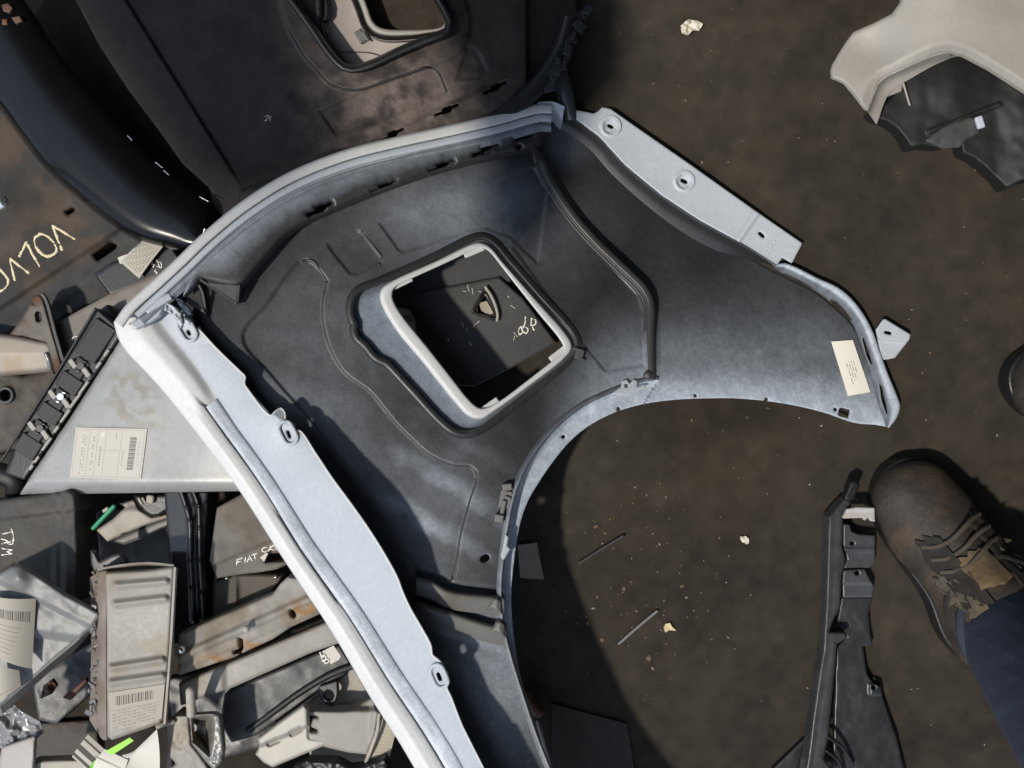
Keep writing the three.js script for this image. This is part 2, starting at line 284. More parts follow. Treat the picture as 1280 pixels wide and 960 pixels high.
const innerLip = L([[823, 474], [806, 476], [785, 482], [758, 493], [730, 507], [699, 531], [672, 562], [654, 592], [643, 622], [635, 660], [630, 697], [627, 740], [630, 780], [640, 822], [655, 870], [672, 920], [690, 965], [720, 1033], [772, 1112], [830, 1172]], 5);
const sillFoot = L([[200, 385], [232, 420], [262, 462], [300, 520], [340, 582], [390, 655], [440, 728], [490, 800], [530, 862], [575, 930], [604, 990], [635, 1070], [655, 1170]], 5);
const shelfLow = L([[252, 351], [299, 357], [317, 339], [355, 296], [377, 280], [430, 256], [510, 225], [572, 206], [625, 194], [672, 181], [682, 163]], 5);
const ribLine = L([[672, 192], [688, 228], [712, 266], [741, 300], [778, 336], [804, 362], [812, 380], [812, 405], [812, 440], [814, 474]], 6);
const smoothTop = L([[212, 380], [247, 408], [305, 470], [342, 518], [375, 540], [415, 596], [459, 657], [497, 721], [540, 806], [562, 855], [599, 948], [640, 1030], [662, 1100], [676, 1165]], 6);
const holeIn = C([[490, 372], [492, 360], [515, 348], [548, 333], [582, 317], [597, 309], [609, 311], [622, 327], [648, 360], [675, 394], [702, 427], [706, 437], [697, 446], [664, 472], [630, 498], [612, 509], [600, 511], [588, 502], [565, 473], [532, 431], [500, 391]], 5);
const rimOut = C([[475, 374], [477, 361], [492, 350], [545, 326], [592, 304], [602, 303], [614, 309], [628, 326], [668, 371], [712, 422], [716, 434], [707, 447], [663, 482], [617, 515], [602, 524], [585, 520], [566, 500], [530, 455], [492, 408]], 5);
const recess = C([[444, 374], [450, 366], [479, 354], [540, 327], [594, 301], [605, 300], [617, 307], [632, 325], [672, 371], [716, 421], [719, 434], [711, 447], [666, 483], [607, 528], [590, 537], [572, 537], [554, 524], [515, 482], [484, 450], [473, 445], [460, 430], [446, 415], [448, 408], [442, 392]], 4);
const ridgeOut = C([[433, 378], [442, 365], [477, 348], [540, 321], [594, 294], [607, 293], [622, 302], [640, 323], [680, 370], [722, 420], [726, 436], [716, 453], [668, 490], [612, 534], [592, 546], [566, 547], [544, 540], [505, 498], [474, 463], [464, 457], [450, 438], [436, 420], [436, 408], [431, 392]], 4);
const padA = C([[374, 327], [386, 325], [398, 336], [410, 354], [404, 370], [403, 387], [406, 412], [413, 437], [430, 465], [462, 489], [478, 508], [494, 528], [515, 549], [537, 568], [565, 580], [589, 583], [596, 593], [587, 627], [577, 664], [572, 697], [563, 728], [530, 716], [470, 640], [400, 540], [340, 470], [303, 422], [335, 378]], 4);
const padB = [[409, 304], [446, 288], [453, 291], [477, 323], [476, 329], [447, 343], [437, 342], [412, 311]];
const padC = [[474, 279], [530, 260], [590, 238], [655, 212], [668, 210], [684, 238], [672, 330], [636, 296], [606, 286], [590, 288], [505, 316], [498, 313]];
const padD = [[640, 308], [690, 245], [716, 282], [757, 326], [796, 368], [804, 389], [806, 457], [757, 465], [728, 430]];
// primer drifted over the plastic from sprayed edges, plus a painted sunlit patch
function mistAndLight(x, y) {
  let o = 0; const dA = pdist(archEdge, x, y), n = fbm(x / 60, y / 60, 4, 0, 81), f = fbm(x / 3.2, y / 3.2, 2, 0, 83);
  o = Math.max(o, sst(650, 800, x) * Math.exp(-((dA / (42 + 20 * n)) ** 1.1)));
  const strip = !inside(lipPoly, x, y) ? 0 : .92; o = Math.max(o, strip);
  o = Math.max(o, .30 * gau(x, y, 880, 475, 120, 60), .10 * gau(x, y, 690, 300, 70, 90), .22 * gau(x, y, 705, 170, 30, 40), .42 * gau(x, y, 620, 850, 60, 130) * (y > 745 ? 1 : .3));
  const str = Math.max(0, Math.sin((x * .52 - y * .86) / 9 + 4 * n)) * gau(x, y, 540, 640, 70, 75); o = Math.max(o, (.5 * str + .3 * gau(x, y, 530, 640, 80, 90)) * n * 1.7, .26 * Math.exp(-((pdist(smoothTop, x, y) / 85) ** 2)) * (.6 + .8 * n) * sst(430, 500, y));
  o = Math.max(o, .42 * gau(x, y, 570, 265, 90, 55) * (.5 + n), .12 * gau(x, y, 400, 440, 120, 100) * n * 1.5);  // first term paints a sunlit patch below the shelf into the colour
  return clamp(o * (.84 + .4 * f));
}
const lipPoly = [...innerLip, ...[...archEdge].reverse().filter(p => p[0] < 800 || p[1] > 560).map(p => [p[0] + 5, p[1] + 3])];
const plasticC = [.032, .032, .033], primC = [.64, .71, .81];
const oversprayAndLight = (x, y) => { const o = mistAndLight(x, y), k = .70 + .22 * fbm(x / 90, y / 90, 3, 0, 85) + .16 * (fbm(x / 3, y / 3, 2, 0, 86) - .5) + 3.2 * (gau(x, y, 430, 400, 150, 120) + .9 * gau(x, y, 560, 620, 70, 90) + .7 * gau(x, y, 480, 270, 110, 50)) * (.3 + .4 * fbm(x / 10, y / 10, 4, 0, 89)); return plasticC.map((v, i) => lerp(v * k, primC[i], o)); };
const ledge1 = [[520, 722], [539, 727], [562, 739], [612, 746], [630, 748]], ledge2 = [[520, 752], [557, 764], [612, 782], [632, 786]];
const sfOuter = [...sillFoot.map(p => [p[0] - 8, p[1] + 4])];
const panelH = (x, y) => {
  let z = B(x, y);
  z -= 3.2 * sst(-2.2, 2.2, sdp(padA, x, y)) + 2.8 * sst(-1.8, 1.8, sdp(padB, x, y)) + 2.6 * sst(-1.8, 1.8, sdp(padC, x, y)) + 2.4 * sst(-1.8, 1.8, sdp(padD, x, y));
  const dl = inside(lipPoly, x, y) ? 1 : 0; if (dl) z -= 9 * sst(0, 6, pdist(innerLip, x, y));
  if (y > 700) { for (const l of [ledge1, ledge2]) { const b = l.reduce((a, p, i) => { const q = l[i + 1]; return q && x >= p[0] && x <= q[0] ? lerp(p[1], q[1], (x - p[0]) / (q[0] - p[0])) : a; }, -1); if (b > 0) z += 10 * (y > b ? 1 : 0) * sst(34, 0, y - b) - 7 * sst(10, 0, Math.abs(y - b + 4)); } }
  const dr = pdist(ribLine, x, y);
  if (x > 660 && y < 480) { const right = x > ribLine.reduce((a, p) => Math.abs(p[1] - y) < Math.abs(a[1] - y) ? p : a)[0]; if (right) z -= 7 * sst(0, 14, dr) * sst(479, 440, y); }
  z += 9 * gau(x, y, 900, 430, 200, 90) - 7 * gau(x, y, 820, 340, 110, 60);
  return z;
};
const panelRing = [...L([[205, 386], [215, 360], [252, 318], [300, 280], [360, 245], [430, 220], [500, 196], [600, 172], [668, 158], [684, 150]], 4), ...L([[696, 146], [722, 166], [756, 196], [795, 228], [840, 258], [888, 292], [919, 312], [972, 342], [1016, 364], [1042, 384], [1066, 408], [1079, 440], [1090, 472], [1100, 510], [1108, 531]], 4), ...archEdge, ...[...sfOuter].reverse()];
const holesP = [recess, slot(606, 698, 13, 9, -.5), circ(704, 546, 2.6), circ(773, 511, 2.6), circ(840, 494 + 12, 2.2), rect(1055, 516, 14, 11, .25), circ(869, 494.5, 2.4), circ(958, 499, 2.4), circ(1044, 512, 2.6)];
part('inner_panel', sheet({ ring: panelRing, holes: holesP, h: panelH, t: 2.6, step: 1.9, round: 1, col: oversprayAndLight }), mat.plasticV, fender);
// recess around the filler opening, its wall and the raised rim
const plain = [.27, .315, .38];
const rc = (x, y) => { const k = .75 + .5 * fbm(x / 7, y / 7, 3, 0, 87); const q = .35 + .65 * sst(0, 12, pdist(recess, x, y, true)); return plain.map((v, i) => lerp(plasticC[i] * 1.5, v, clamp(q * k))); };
part('recess_tray', sheet({ ring: recess, holes: [rimOut], h: (x, y) => B(x, y) - 6, t: 2, step: 2.4, col: rc }), mat.primerV, fender);
const ringN = 160, RR = (r, d) => cat(r.map(p => [p[0], p[1], B(p[0], p[1]) + d]), ringN, true);
function alignRing(r, ref) { let best = 0, bd = 1e9; r.forEach((p, i) => { const d = (p[0] - ref[0]) ** 2 + (p[1] - ref[1]) ** 2; if (d < bd) { bd = d; best = i; } }); return [...r.slice(best), ...r.slice(0, best)]; }
// rails that leave the same ring at equal distances along its normal
function offsetRing(r, d, dh) { const n = r.length; return r.map((p, i) => { const a = r[(i + n - 1) % n], b = r[(i + 1) % n], l = Math.hypot(b[0] - a[0], b[1] - a[1]) || 1; const x = p[0] + (b[1] - a[1]) / l * d, y = p[1] - (b[0] - a[0]) / l * d; return [x, y, B(x, y) + dh]; }); }
const ccw = r => { let a = 0; r.forEach((p, i) => { const q = r[(i + 1) % r.length]; a += p[0] * q[1] - q[0] * p[1]; }); return a > 0 ? r : [...r].reverse(); };
const rec2 = ccw(cat(recess, 220, true));
part('recess_ridge', loft([[offsetRing(rec2, 10, .5), 0], [offsetRing(rec2, 7.5, 3.4), 0], [offsetRing(rec2, 2.5, 4.4), 0], [offsetRing(rec2, .4, 1.6), 0], [offsetRing(rec2, -.6, -7), 0]].map(v => v[0]), { hard: true, closed: true, m: 3, t: 1.6, col: () => plasticC.map(v => v * 1.25) }), mat.plasticV, fender);
const rim2 = ccw(cat(rimOut, 200, true)), hin2 = ccw(cat(holeIn, 200, true));
{ const inner = rim2.map(p => { let b = hin2[0], bd = 1e9; for (const q of hin2) { const d = (p[0] - q[0]) ** 2 + (p[1] - q[1]) ** 2; if (d < bd) { bd = d; b = q; } } return b; });
  const sm = inner.map((p, i) => { let x = 0, y = 0; for (let k = -4; k <= 4; k++) { const q = inner[(i + k + 200) % 200]; x += q[0] / 9; y += q[1] / 9; } return [x, y]; });
  const mix = (t, d) => rim2.map((p, i) => { const x = lerp(p[0], sm[i][0], t), y = lerp(p[1], sm[i][1], t); return [x, y, B(x, y) + d]; });
  part('opening_rim', loft([mix(0, -6), mix(.06, -1), mix(.24, 2), mix(.6, 2.6), mix(.93, 2), mix(1, -.5), mix(1.02, -9)], { hard: true, closed: true, m: 3, t: 1.2 }), mat.primerW, fender, 'pale rim of the filler opening');
  for (const [x, y, a] of [[503, 353, -.45], [592, 314, -.4], [612, 507, -.62], [698, 442, -.65]]) part('rim_notch', sheet({ ring: rect(x, y, 26, 8, a), h: (u, v) => B(u, v) - 2.5, t: 3, step: 1.5, round: .8 }), mat.primerW, fender);
}
part('latch_clip', mergeGeometries([rbox(724, 443, B(724, 443) + 1, 11, 13, 7, .25, 2), rbox(722, 437, B(722, 437) + 6, 13, 3.5, 3, .25, 1), rbox(727, 449, B(724, 443) + 6, 8, 3, 3, .25, 1)]), mat.dark, fender);
// creases and stiffening beads pressed into the panel
const bead = (pts, r, d = 0) => tube(withB(L(pts, 4), 0).map(p => [p[0], p[1], panelH(p[0], p[1]) + d]), r, { seg: 8 });
part('crease_bead', bead([[400, 338], [408, 352], [404, 372], [403, 390], [406, 414], [414, 438], [431, 466], [462, 490], [478, 508], [494, 529], [515, 550], [538, 569], [565, 581], [588, 584], [596, 593], [587, 628], [577, 664], [571, 698], [564, 726]], 1.5, -.7), mat.dark, fender);
part('crease_bead', bead([[377, 326], [390, 326], [401, 340], [409, 354]], 2, -.4), mat.dark, fender);
part('crease_bead', bead([[452, 290], [466, 307], [477, 323], [474, 331]], 1.7, -.3), mat.dark, fender);
// raised rib on the right
const ribC = p => { const k = .9 + .3 * fbm(p[0] / 20, p[1] / 20); return k; };
const offL = (l, d, dh) => l.map((p, i) => { const a = l[Math.max(0, i - 1)], b = l[Math.min(l.length - 1, i + 1)], q = Math.hypot(b[0] - a[0], b[1] - a[1]) || 1; const x = p[0] - (b[1] - a[1]) / q * d, y = p[1] + (b[0] - a[0]) / q * d; return [x, y, B(x, y) + dh]; });
part('edge_rib', loft([offL(ribLine, 9, 1), offL(ribLine, 7, 5), offL(ribLine, 3.5, 5.5), offL(ribLine, 1.5, 9.5), offL(ribLine, -4.5, 10.5), offL(ribLine, -6.5, 7), offL(ribLine, -7.5, -9)], { hard: true, m: 3, t: 1.4 }), mat.dark, fender);
part('rivet', dome(810, 469, B(810, 469) + 9, 5.5, 3.5), mat.dark, fender);
// shelf with clip slots along the upper edge
const shelfTop = L([[205, 386], [235, 345], [290, 298], [345, 258], [420, 222], [500, 195], [570, 175], [640, 158], [690, 146]], 5);
const shelfRing = [[228, 372], ...shelfLow, [680, 152], ...[...shelfTop].reverse().filter(p => p[0] > 228 && p[0] < 682)];
const zslot = (x, y, a) => { const o = [[-16, 2.4], [-16, -1], [-5, -1.2], [-4, -4.6], [7, -4.6], [8, -3.2], [17, -3.2], [17, .2], [8, .4], [5, 3.6], [-5, 3.6], [-6, 2.4]]; return o.map(([u, v]) => [x + u * Math.cos(a) - v * Math.sin(a), y + u * Math.sin(a) + v * Math.cos(a)]); };
const shC = (x, y) => { const t = between(shelfLow, shelfTop, x, y), n = fbm(x / 8, y / 8, 3, 0, 91); const o = clamp((t * 1.5 - .4) * .9 + (n - .5) * .35) * .6; return plasticC.map((v, i) => lerp(v * 1.7, primC[i] * .8, o)); };
part('clip_shelf', sheet({ ring: shelfRing, holes: [zslot(400, 262, -.42), zslot(480, 235, -.36), zslot(552, 209, -.34), zslot(607, 188, -.34), zslot(659, 169, -.33), circ(520.5, 234, 4), circ(649, 184, 2.4)].map(r => r), h: (x, y) => B(x, y) + 24 + 6 * between(shelfLow, shelfTop, x, y), t: 2.5, step: 1.6, round: 7, col: shC }), mat.plasticV, fender);
part('shelf_wall', loft([shelfLow.map(p => [p[0], p[1], B(...p) + 19]), offL(shelfLow, 3, 10), offL(shelfLow, 5, -1)], { hard: true, m: 3, t: 1.5 }), mat.dark, fender);
part('gusset', mergeGeometries([tube([[252, 350, B(252, 350) + 24], [296, 379, B(296, 379) + 10]], 2), tube([[299, 357, B(299, 357) + 22], [297, 379, B(297, 379) + 9]], 1.6), sheet({ ring: [[250, 349], [300, 356], [297, 380]], h: (x, y) => B(x, y) + 23 - .5 * Math.max(0, y - 356), t: 8, step: 2, round: 1.5 })]), mat.dark, fender);
part('gusset', mergeGeometries([tube([[240, 345, B(240, 345) + 18], [252, 362, B(250, 362) + 14], [258, 394, B(258, 394) + 3]], 2), sheet({ ring: [[226, 356], [242, 346], [253, 364], [258, 394], [236, 380]], h: (x, y) => B(x, y) + 9, t: 7, step: 2, round: 2 })]), mat.dark, fender);
part('end_wall', sheet({ ring: [[662, 150], [684, 160], [672, 184], [678, 200], [668, 204], [664, 186], [650, 186], [654, 160]], h: (x, y) => B(x, y) + 14, t: 14, step: 2, round: 2 }), mat.dark, fender);
// rolled outer strip along the upper edge
const strip = [[143, 402], [158, 381], [195, 347], [222, 322], [252, 293], [302, 252], [360, 216], [430, 188], [500, 170], [560, 157], [620, 143], [672, 129], [690, 129]];
const sl = L(strip, 8), so = (d, dh) => offL(sl, d, dh);
part('outer_strip', loft([so(2, -6), so(-.5, 16), so(.6, 28), so(2.4, 32), so(7, 33), so(11.5, 32.5), so(13, 30.5), so(13.6, 22)], { hard: true, m: 3, t: 1.4 }), mat.primerW, fender, 'pale outer edge strip');
const sl2 = L(strip.slice(1), 8), so2 = (d, dh) => offL(sl2, d, dh);
part('seal_bead', loft([so2(13.5, 22), so2(14.5, 29), so2(17, 31), so2(22, 30.5), so2(24.5, 26), so2(26, 25)], { hard: true, m: 3, t: 1.4 }), mat.primer, fender);
part('seal_bead', loft([so2(25.5, 25), so2(26.5, 29), so2(29.5, 29), so2(32, 27), so2(36, 24)], { hard: true, m: 3, t: 1.4, col: (x, y) => { const k = .7 + .5 * fbm(x / 6, y / 6, 2); return [.30 * k, .32 * k, .36 * k]; } }), mat.primerV, fender);
part('strip_end', loft([[[672, 128], [690, 127], [706, 133]], [[678, 136], [692, 138], [703, 148]], [[680, 150], [690, 152], [700, 162]]].map((r, i) => r.map(p => [p[0], p[1], B(...p) + [30, 24, -2][i]])), { n: 16, m: 4 }), mat.primer, fender);
// corner with broken clip tabs on the far left
part('corner_tab', sheet({ ring: [[160, 405], [186, 391], [190, 394], [194, 388], [207, 379], [200, 395], [190, 402], [170, 412]], h: (x, y) => B(x, y) + 26, t: 6, step: 1.4, round: 2 }), mat.primer, fender);
part('corner_tab', sheet({ ring: [[178, 388], [200, 370], [212, 366], [216, 374], [205, 380], [186, 392]], h: (x, y) => B(x, y) + 30, t: 5, step: 1.4, round: 1.5 }), mat.primer, fender);
part('broken_clip', sheet({ ring: [[208, 378], [220, 384], [227, 391], [229, 402], [226, 412], [222, 400], [214, 392], [205, 388]], h: (x, y) => B(x, y) + 30 + 4 * vn(x / 3, y / 3), t: 5, step: 1.2, round: 1 }), mat.primer, fender);
part('broken_clip', sheet({ ring: [[219, 372], [226, 374], [238, 388], [240, 394], [235, 393], [224, 382]], h: (x, y) => B(x, y) + 18 + 3 * vn(x / 3, y / 3, 0, 3), t: 4, step: 1.2, round: 1 }), mat.primer, fender);
// long sill roll on the left: white roll, groove, pad strip
const roll = [[143, 402], [149, 423], [160, 440], [180, 461], [208, 492], [231, 521], [253, 549], [300, 613], [356, 700], [414, 787], [460, 865], [508, 941], [544, 1010], [562, 1090], [574, 1182]];
const rl = L(roll, 7), lut = (k, y) => { for (let i = 0; i < k.length - 1; i++) if (y <= k[i + 1][0]) return lerp(k[i][1], k[i + 1][1], clamp((y - k[i][0]) / (k[i + 1][0] - k[i][0]))); return k[k.length - 1][1]; };
const wRoll = y => lut([[402, 60], [440, 57], [460, 54], [495, 51], [520, 48], [560, 44], [700, 44], [960, 54]], y), wN = y => lut([[500, 27], [700, 24], [960, 32]], y);
const perp = (p, i, w) => { const a = rl[Math.max(0, i - 14)], b = rl[Math.min(rl.length - 1, i + 14)], q = Math.hypot(b[0] - a[0], b[1] - a[1]); return [p[0] + (b[1] - a[1]) / q * w, p[1] - (b[0] - a[0]) / q * w]; };
const ro = (f, dh) => rl.map((p, i) => { const w = wRoll(p[1]), n = wN(p[1]), s = f * w, k = sst(508, 540, p[1]); const [x, y] = perp(p, i, s);
const wide = 12 * Math.sin(Math.PI / 2 * clamp(f / .55)) - 6 * sst(.7, 1, f), narrow = s < n ? 10 * Math.sin(Math.PI / 2 * clamp(s / (n * .5))) - 1.5 * sst(.75 * n, n, s) : 1.5; return [x, y, B(x, y) + (dh ?? lerp(wide, narrow, k))]; });
part('sill_roll', loft([ro(.06, -28), ro(-.02, -10), ro(0), ...[.06, .12, .2, .28, .36, .44, .5, .56, .6, .66, .75, .86, .95, 1].map(f => ro(f)), ro(1.03, -2)], { hard: true, m: 2, t: 1.6 }), mat.primerW, fender, 'smooth white roll of the outer sill edge');
const cut = rl.findIndex(p => p[1] > 524), rw = (d, dh, fromN = 1) => rl.map((p, i) => { const [x, y] = perp(p, i, wN(p[1]) + d * (wRoll(p[1]) - wN(p[1])) / 20); return [x, y, B(x, y) + dh]; }).slice(cut);
part('sill_pad', loft([rw(.2, 1), rw(.6, 7), rw(3.5, 8.8), rw(10, 9.2), rw(16, 8.8), rw(18.5, 7), rw(19.2, 0)], { hard: true, m: 3, t: 1.4, col: (x, y) => { const k = .9 + .2 * fbm(x / 5, y / 5, 2); return [.72 * k, .775 * k, .85 * k]; } }), mat.primerV, fender, 'grey blue pad strip along the sill');
const footF = rl.map((p, i) => perp(p, i, wRoll(p[1]) * .97));
// upstanding flange with notches and clip ears
const flangeTop = [[206, 388], [216, 392], [222, 400], [227, 386], [236, 392], [242, 401], [243, 409], [247, 410], [272, 436], [303, 466], [307, 470], [306, 479], [311, 487], [339, 519], [345, 514], [352, 510], [357, 517], [358, 528], [363, 527], [369, 531], [369, 539], [375, 538], [395, 566], [415, 596], [437, 626], [459, 657], [480, 690], [497, 721], [503, 737], [513, 759], [528, 785], [539, 806], [541, 818], [548, 824], [553, 829], [560, 843], [559, 859], [564, 870], [578, 906], [599, 948], [640, 1030], [662, 1100], [676, 1165]];
const ftLine = flangeTop.map(p => [p[0], p[1]]), flTop = y => { const k = [[380, 18], [430, 18], [500, 25], [560, 37], [650, 52], [720, 50], [820, 46], [960, 54]]; for (let i = 0; i < k.length - 1; i++) if (y <= k[i + 1][0]) return lerp(k[i][1], k[i + 1][1], clamp((y - k[i][0]) / (k[i + 1][0] - k[i][0]))); return 58; };
const flangeH = (x, y) => { const t = clamp(between(footF, smoothTop, x, y)); return B(x, y) + lerp(6.5, flTop(y), Math.pow(t, .8)); };
part('upstand_flange', sheet({ ring: [...ftLine, ...[...footF].reverse()], holes: [slot(236, 416, 8, 4, 1.1), slot(361, 543, 11, 4, 1.2), slot(549, 846, 12, 5, 1.2)], h: flangeH, t: 2.4, step: 1.8, round: 1.2 }), mat.primerF, fender, 'tall pale flange with notched edge');
part('flange_bead', tube(ftLine.filter((p, i) => i > 5).map(p => [p[0] - .6, p[1] + .4, flangeH(p[0] - 1, p[1] + .6) - .6]), 1.2, { n: 260, seg: 8 }), mat.primerW, fender);
for (const [x, y, a] of [[234, 412, 1.05], [360, 541, 1.1], [549, 845, 1.15]]) {
  const e = slot(x, y, 30, 17, a), g = offsetRing(ccw(cat(e, 60, true)), 0, 0).map(p => [p[0], p[1], flangeH(p[0], p[1]) + 2.2]);
  part('clip_ear', tube(g, 1.9, { closed: true, n: 80 }), mat.primer, fender);
}
// inner arch lip, with ears and clips
const lipK = (d, dh) => offL(innerLip, d, dh);
part('arch_lip', loft([lipK(-1, -9), lipK(-1.4, 2), lipK(.2, 9), lipK(3, 8.5), lipK(6.5, 1)], { hard: true, m: 3, t: 1.3, col: (x, y) => { const k = .8 + .4 * fbm(x / 6, y / 6, 2), w = y < 600 ? .35 : .62; return [.46 * w * k, .5 * w * k, .56 * w * k]; } }), mat.primerV, fender);
part('lip_ear', sheet({ ring: [[764, 492], [776, 484], [778, 476], [784, 474], [787, 480], [792, 474], [797, 476], [796, 484], [806, 480], [807, 485], [780, 494]], holes: [circ(783, 482, 2.6)], h: (x, y) => B(x, y) + 10, t: 3, step: 1.2, round: 1 }), mat.primer, fender);
part('lip_ear', sheet({ ring: [[632, 668], [636, 671], [634, 682], [638, 686], [630, 700], [626, 696]], h: (x, y) => B(x, y) + 11, t: 4, step: 1.2, round: 1 }), mat.primer, fender);
part('spring_clip', mergeGeometries([rbox(634, 608, B(634, 608) + 2, 11, 8, 8, -.1, 1.5), rbox(632, 624, B(632, 624) + 2, 14, 20, 4, .2, 1.5), rbox(635, 622, B(635, 622) + 5, 8, 4, 5, .3, 1.5), rbox(624, 647, B(624, 647) + 2, 10, 9, 8, .15, 1.5), rbox(629, 633, B(629, 633) + 2, 5, 16, 7, .2, 1.5)]), mat.grey, fender, 'grey spring clip on the arch lip');
// ledges with gussets low on the panel
for (const [x, y] of [[614, 756], [618, 785]]) part('gusset', sheet({ ring: [[x - 8, y + 10], [x + 2, y - 8], [x + 8, y - 9], [x + 14, y - 4], [x + 13, y + 12], [x + 2, y + 4]], h: (u, v) => B(u, v) + 15 - .3 * Math.abs(u - x - 7), t: 9, step: 1.3, round: 2.5 }), mat.grey, fender);
for (const l of [ledge1, ledge2]) part('ledge', loft([l.map(p => [p[0], p[1] - 3, panelH(p[0], p[1] - 3) - 3]), l.map(p => [p[0], p[1] - 1, B(...p) + 9]), l.map(p => [p[0], p[1] + 4, B(...p) + 12]), l.map(p => [p[0], p[1] + 22, B(p[0], p[1] + 22) + 5])], { n: 30, m: 3, t: 1.4 }), mat.grey, fender);
// mounting flange on the upper right
const plate = [[700, 139], [704, 134], [742, 142], [748, 139], [753, 134], [763, 136], [800, 162], [862, 205], [945, 264], [1003, 304], [990, 329], [978, 322], [970, 333], [923, 302], [874, 275], [827, 244], [781, 206], [749, 171], [716, 146]];
const plateLow = L([[700, 140], [716, 147], [749, 171], [781, 206], [827, 245], [874, 276], [923, 303], [970, 333]], 6);
const bos = (x, y, cx, cy) => { const d = Math.hypot(x - cx, y - cy); return d < 13.5 ? (d < 8.5 ? -1.6 : 1.8) * sst(13.5, 11.5, d) : 0; };
const plateH = (x, y) => B(x, y) + 15 + bos(x, y, 763, 158) + bos(x, y, 855, 226.5) - 3 * sst(-1.2, 1.2, (x - 923) * .82 + (y - 300) * .57 - 3 + 0) - 1.2 * gau((x - 934) * .82 + (y - 282) * .57, 0, -1, 0, 2, 1);
part('mounting_flange', sheet({ ring: plate, holes: [slot(763, 158, 9, 4.5, .45), slot(855, 226.5, 10, 5, .45), slot(952, 293.5, 10, 4.5, .7)], h: plateH, t: 2.2, step: 1.6, round: 1.2 }), mat.primer, fender, 'pale mounting flange with two round bosses');
for (const [x, y] of [[763, 158], [855, 226.5]]) part('boss_ring', tube(circ(x, y, 12.6, 12.6, 0, 24).map(p => [p[0], p[1], B(x, y) + 15.6]), 1.1, { closed: true, n: 60 }), mat.primer, fender);
part('moulded_mark', mergeGeometries([[936, 296], [962, 308], [966, 303], [958, 318]].map(([x, y]) => tube(circ(x, y, 3, 3, 0, 12).map(p => [p[0], p[1], B(x, y) + 12]), .5, { closed: true, n: 24 }))), mat.primer, fender);
const tp = (d, dh) => offL(plateLow, d, dh).map((p, i, l) => { const k = Math.min(1, (l.length - 1 - i) / 10), q = plateLow[i]; return [lerp(q[0], p[0], k), lerp(q[1], p[1], k), p[2]]; });
const wc = (x, y, u) => { const o = clamp(.6 - u * 2.6) * .2; return plasticC.map((v, i) => lerp(v, primC[i], o)); };
part('flange_wall', loft([plateLow.map(p => [p[0], p[1], B(...p) + 14.5]), tp(3, 11), tp(9, 2), tp(17, -5), tp(25, -11)], { hard: true, m: 3, t: 1.4, col: wc }), mat.plasticV, fender);
// lip round the lower right end, with slots and a corner bracket
const lipOut = L([[970, 331], [980, 329], [993, 333], [1019, 346], [1050, 361], [1072, 382], [1089, 410], [1100, 440], [1111, 470], [1121, 494], [1125, 508], [1121, 522], [1111, 535]], 7);
const lipIn = L([[968, 335], [990, 348], [1016, 361], [1042, 380], [1065, 403], [1077, 433], [1088, 467], [1098, 502], [1107, 532]], 7);
part('end_lip', sheet({ ring: [...lipOut, ...[...lipIn].reverse()], holes: [[[980, 341], [1000, 350], [1015, 359], [1013, 360.5], [998, 353], [980, 343]], [[1036, 373], [1046, 377], [1057, 388], [1065, 399], [1063, 400], [1052, 389], [1043, 381]], [[1077, 420], [1081, 424], [1087, 440], [1091, 456], [1089, 456], [1083, 444]], [[1099, 479], [1103, 484], [1107, 500], [1110, 517], [1108, 517], [1102, 500]]].map(r => r), h: (x, y) => B(x, y) + 2 + 13 * Math.sin(clamp(between(lipIn, lipOut, x, y)) * 1.9), t: 2, step: 1.3, round: 1.5, col: (x, y) => { const k = .8 + .4 * fbm(x / 5, y / 5, 2), t = between(lipIn, lipOut, x, y), o = clamp(.28 + .75 * sst(.45, .8, t)) * k; return plasticC.map((v, i) => lerp(v, primC[i], clamp(o))); } }), mat.primerV, fender);
part('corner_bracket', sheet({ ring: [[1095, 412], [1104, 399], [1107, 399], [1138, 418], [1137, 424], [1119, 447], [1111, 449], [1102, 450]], holes: [slot(1110, 416, 10, 4, .2)], h: (x, y) => B(x, y) + 14 - 5 * sst(1.5, -1.5, sdp([[1090, 404], [1104, 395], [1142, 418], [1136, 428], [1098, 424]], x, y)), t: 2, step: 1.2, round: 1.2 }), mat.primer, fender, 'small pale bracket with a slot');
{ // printed label: text lines only
  const t = ctex(160, 280, (g, w, h) => { g.fillStyle = '#e9e4d6'; g.fillRect(0, 0, w, h); g.fillStyle = '#6b675f'; g.save(); for (let i = 0; i < 4; i++) { for (let k = 0; k < 15 - i * 2; k++) if ((k * 7 + i * 3) % 5) g.fillRect(58 + i * 17, 108 + k * 8, 5, 5 + (k % 3)); } g.restore(); });
  const q = [[1039, 427], [1066, 425], [1088, 490], [1060, 495]];
  part('printed_label', patch(q.map(p => [...p, panelH(...p) + 2.2]), { bend: .6, t: .3 }), M([.95, .95, .95], { r: .75, map: t }), fender, 'white paper label near the end lip');
}
